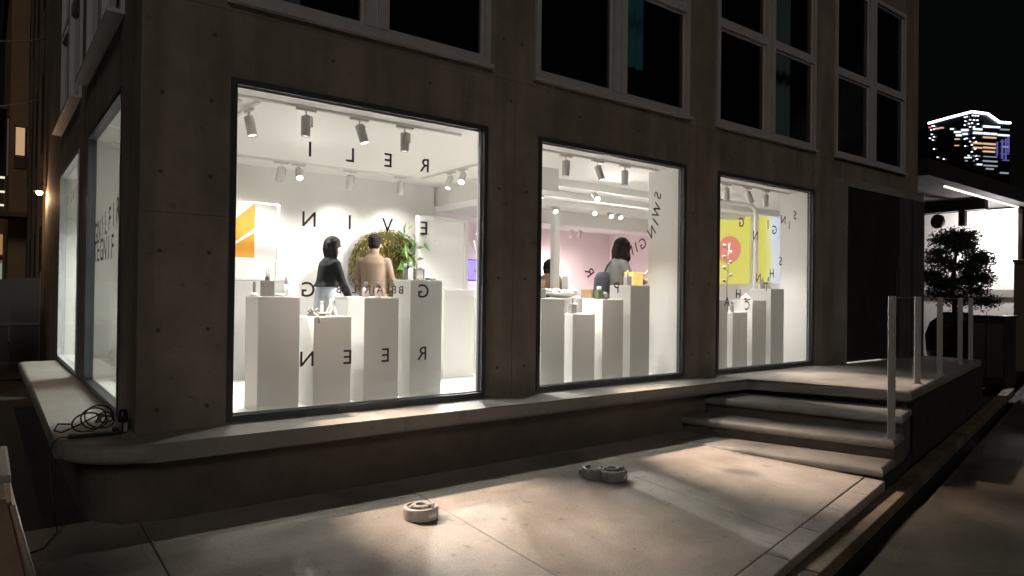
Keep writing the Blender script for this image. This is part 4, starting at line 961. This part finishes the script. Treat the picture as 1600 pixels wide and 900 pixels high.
# power adapter, small lamp and coiled cable on the ledge corner
ad = thing('power_strip', (0.60, 5.32, 0.47), 'flat black power adapter lying on the ledge corner', 'adapter', rz=R(-6))
box('case', -0.15, 0.15, -0.035, 0.035, 0.0, 0.028, M_black, ad, 0.006); box('plug', 0.10, 0.14, -0.02, 0.02, 0.028, 0.05, M_black, ad, 0.004)
sp = thing('spot_lamp', (0.77, 5.36, 0.47), 'small black spot lamp standing on the ledge against the corner', 'lamp')
lathe('base', [(0, 0), (0.035, 0), (0.035, 0.012), (0, 0.014)], M_black, sp, 14); tube('stem', [(0, 0, 0.01), (0.0, 0, 0.09)], 0.008, M_black, sp, 8)
lathe('head', [(0, 0.16), (0.022, 0.155), (0.030, 0.12), (0.032, 0.075), (0.027, 0.072), (0, 0.085)], M_black, sp, 16); box('foil', 0.0, 0.022, -0.034, -0.030, 0.01, 0.07, M_steel, sp)
pts = []
for k in range(150):
    t = k/149; a = t*2*math.pi*5.2
    r_ = 0.055 + 0.03*math.sin(a*0.37+1.0)
    pts.append((0.62 + r_*math.cos(a)*1.25 + 0.05*math.sin(t*9), 5.44 + 0.05*math.sin(a*0.5) + 0.02*math.cos(a), 0.56 + r_*math.sin(a)*0.95 + 0.012*math.sin(t*23)))
pts = [(0.72, 5.38, 0.55), (0.70, 5.40, 0.60)] + pts + [(0.50, 5.42, 0.53), (0.42, 5.40, 0.50), (0.38, 5.40, 0.52), (0.40, 5.40, 0.56), (0.47, 5.41, 0.55)]
pts = [(p[0], p[1], max(p[2], 0.478)) for p in pts]
tag(tube('cable_coil', pts, 0.0055, M_black, None, 6), 'tangled coil of black cable on the ledge corner', 'cable')
tag(tube('power_cable', [(0.46, 5.33, 0.48), (0.40, 5.31, 0.485), (0.362, 5.26, 0.46), (0.345, 5.22, 0.36), (0.36, 5.15, 0.15), (0.38, 5.05, -0.045), (0.30, 4.85, -0.066), (0.15, 4.75, -0.07), (-0.1, 4.9, -0.062)], 0.004, M_black, None, 6), 'black power cord hanging down from the ledge corner', 'cable')

# tapered stack of brown boards under a pale lid, cut by the left edge
cr = thing('tapered_crate', (-0.19, 3.0, gz(3.0)-0.02), 'tapered brown crate of lapped boards under a pale lid at the left edge', 'crate')
M_cr = mat('crate_brown', (0.27, 0.19, 0.13), 0.7, var=0.3, scale=6, bump=0.3)
zz = 0.0
for k, (hgt, r0, r1) in enumerate(((0.38, 0.45, 0.375), (0.33, 0.385, 0.315), (0.27, 0.325, 0.27))):
    bm = bmesh.new(); lo = [bm.verts.new((sx*r0, sy*r0, zz)) for sx, sy in ((-1, -1), (1, -1), (1, 1), (-1, 1))]; hi = [bm.verts.new((sx*r1, sy*r1, zz+hgt)) for sx, sy in ((-1, -1), (1, -1), (1, 1), (-1, 1))]
    fs = [bm.faces.new(lo[::-1]), bm.faces.new(hi)] + [bm.faces.new((lo[i], lo[(i+1) % 4], hi[(i+1) % 4], hi[i])) for i in range(4)]
    bmesh.ops.bevel(bm, geom=list(bm.edges), offset=0.012, segments=2, affect='EDGES'); link('board', me_from(bm), M_cr, cr); tube('corner_strip', [(r0+0.004, -r0-0.004, zz+0.02), (r1+0.004, -r1-0.004, zz+hgt-0.02)], 0.010, mat('strip_pale', (0.42, 0.36, 0.30), 0.6), cr, 6); zz += hgt - 0.003
box('neck', -0.22, 0.22, -0.22, 0.22, zz, zz+0.05, M_black, cr); box('lid', -0.26, 0.27, -0.26, 0.26, zz+0.051, zz+0.078, mat('pale_lid', (0.32, 0.32, 0.315), 0.5), cr, 0.008)

# ------------------------------------------------------------------ side street to the left
sg = thing('standing_sign', (-0.80, 11.2, -0.02), 'white rimmed standing sign cut by the left edge', 'sign', rz=R(10))
bm = bmesh.new(); prof = []
for cx, cz, a0 in ((0.42, 2.55, 0), (-0.42, 2.55, 90), (-0.42, 0.35, 180), (0.42, 0.35, 270)):
    for k in range(6): a = R(a0 + 18*k); prof.append((cx+0.15*math.cos(a), cz+0.15*math.sin(a)))
tube_bm(bm, [(p[0], 0, p[1]) for p in prof + prof[:1]], 0.022, 8); link('rim', me_from(bm), M_white2, sg)
bm = bmesh.new(); f = bm.faces.new([bm.verts.new((p[0]*0.96, -0.01, p[1])) for p in prof]); r_ = bmesh.ops.extrude_face_region(bm, geom=[f]); bmesh.ops.translate(bm, verts=[v for v in r_['geom'] if isinstance(v, bmesh.types.BMVert)], vec=(0, 0.02, 0)); link('board', me_from(bm), M_dark, sg)
box('foot', -0.4, 0.4, -0.2, 0.2, 0, 0.04, M_dgrey, sg); box('upright', -0.03, 0.03, -0.03, 0.03, 0.041, 0.30, M_dgrey, sg)

nb = thing('neighbour_building', (0.9, 14.5, 0), 'dark tall building standing behind the concrete corner building', 'building')
M_nb = mat('dark_render', (0.11, 0.085, 0.065), 0.8, var=0.25, scale=1.5)
M_nb2 = mat('ochre_render', (0.26, 0.17, 0.10), 0.8, var=0.2, scale=1.5)
box('wall', 0.0, 9, 0.0, 7.0, 0, 9.5, M_nb, nb); box('eave', -0.15, 9.1, -0.1, 7.1, 9.5, 9.8, M_nb, nb)
for k in range(4):
    box('pilaster', -0.08, -0.001, 0.4+1.8*k, 0.75+1.8*k, 0.0, 9.4, M_nb, nb)
    for z in (1.0, 4.0, 6.8):
        w = box('window', -0.04, -0.002, 0.95+1.8*k, 1.95+1.8*k, z, z+1.7, M_gframe, nb); box('pane', -0.046, -0.041, 1.0+1.8*k, 1.9+1.8*k, z+0.06, z+1.64, M_door, w)
fb = thing('far_house', (0.50, 23.0, 0), 'far ochre house with one warm lit window down the side street', 'house')
box('wall', 0, 6, 0, 8, 0, 10.5, M_nb2, fb); box('parapet', -0.12, 6.1, -0.12, 8.1, 10.5, 10.8, M_nb, fb)
M_warm = mat('warm_window', (0.8, 0.6, 0.4), 0.5, emit=(1.0, 0.62, 0.34), es=0.22); M_warm2 = mat('warm_sign', (0.8, 0.6, 0.3), 0.5, emit=(1.0, 0.55, 0.16), es=0.12)
w = box('window', 0.10, 0.36, -0.05, -0.002, 4.7, 5.85, M_nb, fb); box('pane', 0.13, 0.33, -0.06, -0.051, 5.05, 5.8, M_warm, w); box('shelf', 0.13, 0.33, -0.066, -0.061, 5.0, 5.04, M_wood, w)
w = box('window', -0.04, -0.001, 1.0, 2.4, 4.6, 6.2, M_gframe, fb); box('pane', -0.05, -0.041, 1.05, 2.35, 4.65, 6.15, M_door, w)
aw = box('awning', -1.6, 0.55, -1.0, -0.061, 3.3, 3.42, M_nb, fb)
fs_ = thing('far_shop', (-4.5, 30.0, 0), 'far shop front with a warm glowing signboard at the end of the side street', 'shop')
box('wall', 0, 5.6, 0, 5, 0, 7.0, M_nb, fs_); box('roof', -0.2, 5.8, -0.2, 5.2, 7.0, 7.3, M_nb, fs_)
box('signboard', 4.5, 5.5, -0.25, -0.002, 2.6, 3.3, M_warm2, fs_)
w = box('shop_glass', 4.55, 5.4, -0.06, -0.002, 1.2, 2.4, MATS['poster_white'], fs_); box('pane', 4.62, 5.33, -0.075, -0.061, 1.3, 2.3, em('shop_cool', (0.45, 0.48, 0.42), 0.25), w)
for k in range(3):
    o = box('tube_light', 4.6+0.05*k, 5.15+0.05*k, -1.2-0.9*k, -1.12-0.9*k, 4.2+0.35*k, 4.26+0.35*k, em('tube_glow', (1.0, 0.85, 0.65), 0.5), fs_)
    box('hanger', 4.85+0.05*k, 4.88+0.05*k, -1.17-0.9*k, -1.14-0.9*k, 4.265+0.35*k, 7.02, M_black, fs_)
box('canopy', 3.5, 5.7, -3.4, -0.201, 7.02, 7.12, M_nb, fs_)
hd = thing('site_hoarding', (-0.9, 14.0, -0.02), 'plain grey hoarding panel across the side street', 'hoarding')
for k in range(4): box('sheet', 0.02+0.41*k, 0.415+0.41*k, 0, 0.03, 0.10, 1.55+0.03*k, mat('hoarding_grey', (0.20, 0.205, 0.205), 0.6, var=0.1, scale=3), hd)
box('rail', 0.0, 1.66, -0.03, -0.001, 0.85, 0.90, M_steel, hd); box('rail', 0.0, 1.66, -0.03, -0.001, 0.2, 0.25, M_steel, hd)
for x in (0.0, 1.645): box('post', x, x+0.018, 0.0, 0.05, 0.0, 1.75, M_steel, hd)
# wall lamp at the end of the building, lit
wl = thing('wall_lamp', (0.83, 14.2, 3.10), 'lit warm lamp on a bracket at the far end of the side wall', 'lamp')
tube('bracket', [(0.0, 0, 0.10), (-0.06, 0, 0.14), (-0.10, 0, 0.05)], 0.012, M_black, wl, 8)
lathe('shade', [(0.02, 0.05), (0.09, 0.0), (0.085, -0.005), (0.018, 0.04)], M_black, wl, 16, (-0.10, 0, 0))
bm = bmesh.new(); bmesh.ops.create_uvsphere(bm, u_segments=14, v_segments=8, radius=0.05, matrix=Matrix.Translation((-0.10, 0, -0.02))); link('bulb', me_from(bm), em('bulb_warm', (1.0, 0.62, 0.34), 9), wl, True)
ld = bpy.data.lights.new('wall_lamp_light', 'POINT'); ld.energy = 14; ld.color = (1.0, 0.6, 0.32); ld.shadow_soft_size = 0.05
lo = bpy.data.objects.new('wall_lamp_light', ld); COL.objects.link(lo); lo.parent = wl; lo.location = (-0.16, -0.02, -0.12)
for i, (a, b) in enumerate((((-3.0, 12, 5.6), (0.9, 16.5, 6.4)), ((-3.0, 13, 4.7), (0.9, 17, 5.3)), ((11.0, 9.0, 9.9), (34, 4.0, 12.0)))):
    A, B = Vector(a), Vector(b); pts = [A.lerp(B, t/12) - Vector((0, 0, 0.5*(1-(2*t/12-1)**2))) for t in range(13)]
    tag(tube('overhead_wire', pts, 0.012, M_gframe, None, 5), ('upper overhead wire crossing the side street', 'lower overhead wire crossing the side street', 'long overhead wire in the black sky at the right')[i], 'wire', 'overhead wires')

# ------------------------------------------------------------------ the plot to the right
PZ = -0.10
bm = bmesh.new(); prism_bm(bm, [(13.05, 4.7), (40, 9.9), (40, 30), (13.05, 30)], -0.40, PZ)
tag(link('yard', me_from(bm), mat('yard_paving', (0.22, 0.20, 0.175), 0.8, var=0.25, scale=3, bump=0.3)), 'paved yard beyond the platform', kind='structure')
ww = thing('white_wall', (19.4, 4.9, PZ), 'bright white rendered wall lit by a floodlight behind the shrub', 'wall')
M_ww = mat('white_render', (0.80, 0.78, 0.76), 0.8, var=0.05, scale=2)
box('wall', 0, 0.3, 0.74, 4.6, 0.0, 3.74, M_ww, ww); box('plinth_band', -0.05, -0.001, 0.74, 4.6, 1.62, 1.80, mat('wall_band', (0.35, 0.32, 0.30), 0.7), ww)
cp = thing('canopy', (14.5, 6.0, 3.62), 'dark flat canopy with a strip light under its edge', 'canopy')
M_can = mat('canopy_dark', (0.02, 0.019, 0.018), 0.85)
bm = bmesh.new(); prism_bm(bm, [(-1.1, 3.4), (-1.1, -0.75), (6.0, -0.62), (6.0, 3.4)], 0.06, 0.36); link('slab', me_from(bm), M_can, cp)
bm = bmesh.new(); tube_bm(bm, [(0.35, -0.48, 0.035), (4.9, -0.36, 0.035)], 0.024, 8); link('strip_light', me_from(bm), em('strip_glow', (1.0, 0.9, 0.78), 0.8), cp)
box('cross_beam', 3.0, 3.2, -0.3, 3.3, -0.16, 0.059, M_can, cp)
box('hanger_post', 3.03, 3.17, 0.10, 0.23, -0.50, -0.161, M_can, cp)
box('post', 4.7, 4.84, 2.6, 2.74, -3.72, 0.059, M_can, cp)
# floodlight on the wall
fl = thing('floodlight', (18.95, 6.12, 2.98), 'glaring white floodlight in front of the white wall', 'floodlight', rz=R(18))
box('housing', 0.0, 0.06, -0.08, 0.08, -0.06, 0.06, M_black, fl, 0.01); box('glass', -0.012, -0.001, -0.07, 0.07, -0.05, 0.05, em('flood_glow', (1.0, 0.96, 0.92), 40), fl); tube('arm', [(0.06, 0, 0), (0.42, 0.10, 0.05)], 0.015, M_black, fl, 8)
ld = bpy.data.lights.new('floodlight_light', 'POINT'); ld.energy = 105; ld.color = (1.0, 0.93, 0.91); ld.shadow_soft_size = 0.12
lo = bpy.data.objects.new('floodlight_light', ld); COL.objects.link(lo); lo.parent = fl; lo.location = (-0.12, -0.05, 0)
# round sign disc
rd = thing('round_sign', (17.6, 6.68, 3.26), 'dark round disc sign hanging before the white wall', 'sign', rz=R(-20))
bm = bmesh.new(); bmesh.ops.create_cone(bm, cap_ends=True, segments=36, radius1=0.165, radius2=0.165, depth=0.06, matrix=Matrix.Rotation(R(90), 4, 'Y')); link('disc', me_from(bm), mat('disc_brown', (0.12, 0.09, 0.08), 0.6), rd)
tube('hook', [(0, 0, 0.16), (0, 0.02, 0.25), (0, 0.0, 0.42)], 0.012, M_black, rd, 6)
# shrub in a black urn
sh = thing('potted_shrub', (15.0, 5.38, PZ), 'clipped dark shrub in a black urn against the white wall', 'shrub')
lathe('urn', [(0, 0), (0.30, 0), (0.36, 0.10), (0.48, 0.55), (0.50, 0.85), (0.42, 1.10), (0.28, 1.22), (0.30, 1.30), (0.25, 1.30), (0.22, 1.2), (0, 1.15)], mat('black_glaze', (0.012, 0.012, 0.012), 0.25), sh, 28)
trk = []
tube('trunk', [(0, 0, 1.1), (0.04, 0.02, 1.5), (-0.02, 0.05, 1.9), (0.03, 0, 2.4), (0.0, 0.03, 2.75)], 0.05, mat('bark', (0.05, 0.035, 0.025), 0.9), sh, 8, 0.015)
clumps = []
for k in range(16):
    a = k*2.4; z = 1.55 + 0.082*k; rr = 0.42*math.sin(math.pi*min(1, (k+2.5)/19))**0.8
    p = Vector((rr*math.cos(a), rr*math.sin(a), z)); clumps.append(p)
    tube('branch', [(0, 0, z-0.22), tuple(p*0.5 + Vector((0, 0, z*0.5-0.10))), tuple(p)], 0.018, MATS['bark'], sh, 5, 0.006)
for (yy, zz_) in ((-0.50, 1.50), (-0.42, 1.95), (-0.40, 2.3), (0.36, 1.9), (0.1, 2.75), (-0.1, 2.6)):
    p = Vector((0.0, yy, zz_)); clumps.append(p); tube('branch', [(0, 0, zz_-0.15), (0, yy*0.5, zz_-0.02), tuple(p)], 0.02, MATS['bark'], sh, 5, 0.008)
def sh_leaf():
    c = random.choice(clumps); v = Vector((random.gauss(0, 1), random.gauss(0, 1), random.gauss(0, 0.5)))
    v = v.normalized()*random.uniform(0.02, 0.30)*Vector((1, 1, 0.6)).length/1.6
    v.z *= 0.85
    return c+v, Vector((random.gauss(0, 1), random.gauss(0, 1), random.gauss(0.4, .7))), random.uniform(0.05, 0.10), random.uniform(0.008, 0.016), random.choice((0, 0, 1))
mo = link('crown', leaf_mesh(15000, sh_leaf, [mat('shrub_dark', (0.03, 0.042, 0.022), 0.75), mat('shrub_mid', (0.045, 0.058, 0.03), 0.75)]), None, sh); mo['kind'] = 'stuff'
# dark cabinet at the platform end, and the pillar at the right edge
cbn = thing('dark_cabinet', (14.5, 4.60, -0.12), 'dark metal cabinet at the far end of the platform', 'cabinet')
box('case', -0.28, 0.28, -0.29, 0.29, 0.06, 1.25, M_door, cbn, 0.01); box('lid', -0.30, 0.30, -0.31, 0.31, 1.251, 1.29, M_door, cbn, 0.006)
box('door_panel', -0.292, -0.281, -0.26, -0.01, 0.2, 1.15, M_dgrey, cbn); box('door_panel', -0.292, -0.281, 0.01, 0.26, 0.2, 1.15, M_dgrey, cbn); box('plinth', -0.26, 0.26, -0.27, 0.27, 0.0, 0.059, M_black, cbn)
pl = thing('gate_pillar', (18.0, 4.96, PZ), 'brown rendered gate pillar at the right edge', 'pillar')
M_pil = mat('pillar_brown', (0.16, 0.125, 0.10), 0.8, var=0.2, scale=3, bump=0.2)
box('shaft', 0, 1.1, -1.4, 0.34, 0.0, 2.38, M_pil, pl); box('cap', -0.04, 1.14, -1.43, 0.36, 2.381, 2.44, M_pil, pl, 0.01); box('upper_wall', 0.85, 1.2, -1.6, 0.20, 2.441, 3.65, M_can, pl)
fenc = thing('rear_wall_screen', (13.2, 7.9, PZ), 'dark slatted screen between building and white wall', 'screen wall')
for k in range(6): box('slat', 0.0, 6.0, 0, 0.04, 0.05+0.22*k, 0.25+0.22*k, M_can, fenc)
for x in (0, 3, 5.9): box('post', x, x+0.08, 0.041, 0.10, 0, 1.45, M_can, fenc)

# ------------------------------------------------------------------ far tower with a light line along its roof
tw = thing('office_tower', (0, 0, 0), 'distant office tower with lit window bands and a white light line along its roof', 'tower')
def dirv(px, depth):
    t = _yaw + math.atan((px-800)/1075.65); c = depth/math.cos(math.atan((px-800)/1075.65)); return Vector((c*math.sin(t), c*math.cos(t), 0))
DEP = 330.0
def zat(px, py, dep=DEP): return 1.45 + (478-py + (px-800)*0.0)/1075.65*dep
A = dirv(1449, DEP+26); B = dirv(1517, DEP); C = dirv(1577, DEP+18)
def top(px):
    P = ((1449, 203), (1517, 184), (1541, 187), (1560, 200), (1577, 201))
    for (a, ya), (b, yb) in zip(P, P[1:]):
        if a <= px <= b: return ya + (yb-ya)*(px-a)/(b-a)
def wallpt(px):
    if px <= 1517: t = (px-1449)/(1517-1449); return A.lerp(B, t), DEP+26*(1-t)
    t = (px-1517)/(1577-1517); return B.lerp(C, t), DEP+18*t
M_tow = mat('tower_glass', (0.006, 0.006, 0.012), 0.3)
bm = bmesh.new(); cols = [1449, 1483, 1517, 1541, 1560, 1577]; fr = []
back = Vector((60, 45, 0))
for px in cols:
    p, dep = wallpt(px); h = zat(px, top(px), dep); fr.append((bm.verts.new((p.x, p.y, -0.5)), bm.verts.new((p.x, p.y, h)), bm.verts.new((p.x+back.x, p.y+back.y, -0.5)), bm.verts.new((p.x+back.x, p.y+back.y, h))))
for p, q in zip(fr, fr[1:]):
    bm.faces.new((p[0], q[0], q[1], p[1])); bm.faces.new((p[2], p[3], q[3], q[2])); bm.faces.new((p[1], q[1], q[3], p[3]))
for p in (fr[0], fr[-1]): bm.faces.new((p[0], p[1], p[3], p[2]))
link('body', me_from(bm), M_tow, tw)
pts = []
for px in (1449, 1483, 1517, 1541, 1548, 1560, 1568, 1577):
    p, dep = wallpt(px); q = p*0.9985; pts.append((q.x, q.y, zat(px, top(px), dep)))
bm = bmesh.new(); tube_bm(bm, pts, 0.55, 6); link('roof_light_line', me_from(bm), em('led_white', (0.80, 0.82, 1.0), 3.0), tw)
EW = {'c': em('office_cool', (0.70, 0.86, 0.86), 0.8), 'w': em('office_warm', (0.95, 0.62, 0.34), 0.42), 'b': em('office_blue', (0.22, 0.20, 0.75), 0.22), 'd': em('office_dim', (0.6, 0.7, 0.75), 0.25), 's': em('office_star', (0.9, 0.92, 1.0), 1.2), 'r': em('beacon_red', (1, 0.08, 0.1), 0.9)}
def win(px0, px1, py, hpx, key, slope=True):
    a, da = wallpt(px0); b, db = wallpt(px1); a = a*0.9975; b = b*0.9975
    dyA = (203-top(px0))*0.0; bm = bmesh.new()
    def sl(px): return 0.09*(1517-px)/1.0*0.55*0.5 if px < 1517 else 0.05*(px-1517)
    vs = [bm.verts.new((p.x, p.y, zat(0, y_, d_))) for p, y_, d_ in ((a, py+sl(px0)+hpx/2, da), (b, py+sl(px1)+hpx/2, db), (b, py+sl(px1)-hpx/2, db), (a, py+sl(px0)-hpx/2, da))]
    f = bm.faces.new(vs); r_ = bmesh.ops.extrude_face_region(bm, geom=[f]); off = (b-a).cross(Vector((0, 0, 1))).normalized()*0.4
    bmesh.ops.translate(bm, verts=[v for v in r_['geom'] if isinstance(v, bmesh.types.BMVert)], vec=-off if off.dot(a) < 0 else off)
    link('lit_window', me_from(bm), EW[key], tw)
for x0, x1, y, h, k in ((1490, 1500, 216, 3, 'c'), (1501, 1511, 213, 3.4, 'c'), (1520, 1533, 211, 2.6, 'c'), (1535, 1546, 206, 3.2, 'c'), (1547, 1561, 206, 2.6, 'c'), (1562, 1576, 209, 2, 'd'),
                        (1493, 1501, 221, 3, 'c'), (1503, 1510, 219, 3, 'c'), (1520, 1533, 217, 3.2, 'c'), (1535, 1545, 217, 3.2, 'c'), (1547, 1556, 217, 3, 'c'), (1558, 1576, 218, 2.6, 'c'),
                        (1535, 1555, 223, 2.2, 'w'), (1520, 1533, 233, 2.6, 'w'), (1535, 1554, 233, 2.6, 'w'), (1520, 1533, 240, 2.2, 'w'), (1535, 1554, 239, 2.4, 'w'), (1535, 1553, 245, 2.4, 'w'),
                        (1460, 1466, 210, 2.2, 'w'), (1467, 1473, 209, 2.2, 'w'), (1484, 1489, 211, 2.4, 'c'), (1506, 1516, 256, 2, 'c'), (1507, 1521, 261, 1.8, 'd'), (1526, 1533, 266, 2.2, 'c'), (1535, 1557, 260, 2.2, 'd'), (1536, 1557, 267, 2, 'd'), (1540, 1551, 272, 2, 'd'), (1562, 1575, 277, 2.2, 'd'),
                        (1491, 1498, 227, 2, 'w'), (1491, 1497, 237, 1.6, 'w'), (1564, 1575, 236, 2, 'd'), (1566, 1576, 257, 1.6, 'b'), (1563, 1576, 247, 1.5, 'b'), (1562, 1576, 228, 1.5, 'b'), (1520, 1530, 253, 1.4, 'd'), (1536, 1556, 253, 1.2, 'd'),
                        (1574, 1576, 232, 26, 'b'), (1564, 1566, 240, 30, 'b'), (1570, 1571.5, 240, 34, 'b'), (1556, 1557.5, 240, 22, 'b')):
    win(x0, x1, y, h, k)
for x, y in ((1505, 193), (1508, 192), (1518, 190), (1522, 190), (1526, 190), (1506, 199), (1513, 197), (1520, 197), (1525, 197), (1505, 205), (1511, 203), (1517, 202), (1526, 203), (1513, 208), (1520, 208), (1505, 227), (1508, 226), (1513, 231), (1520, 225), (1523, 231), (1506, 238), (1517, 236), (1522, 242), (1517, 247), (1511, 253), (1523, 253), (1525, 258),
             (1454, 206), (1457, 206), (1452, 212), (1457, 211), (1453, 219), (1457, 223), (1450, 225), (1455, 228), (1457, 242), (1463, 255), (1473, 258)):
    win(x, x+1.7, y, 1.6, 's')
win(1449, 1451.5, 208, 2, 'r')
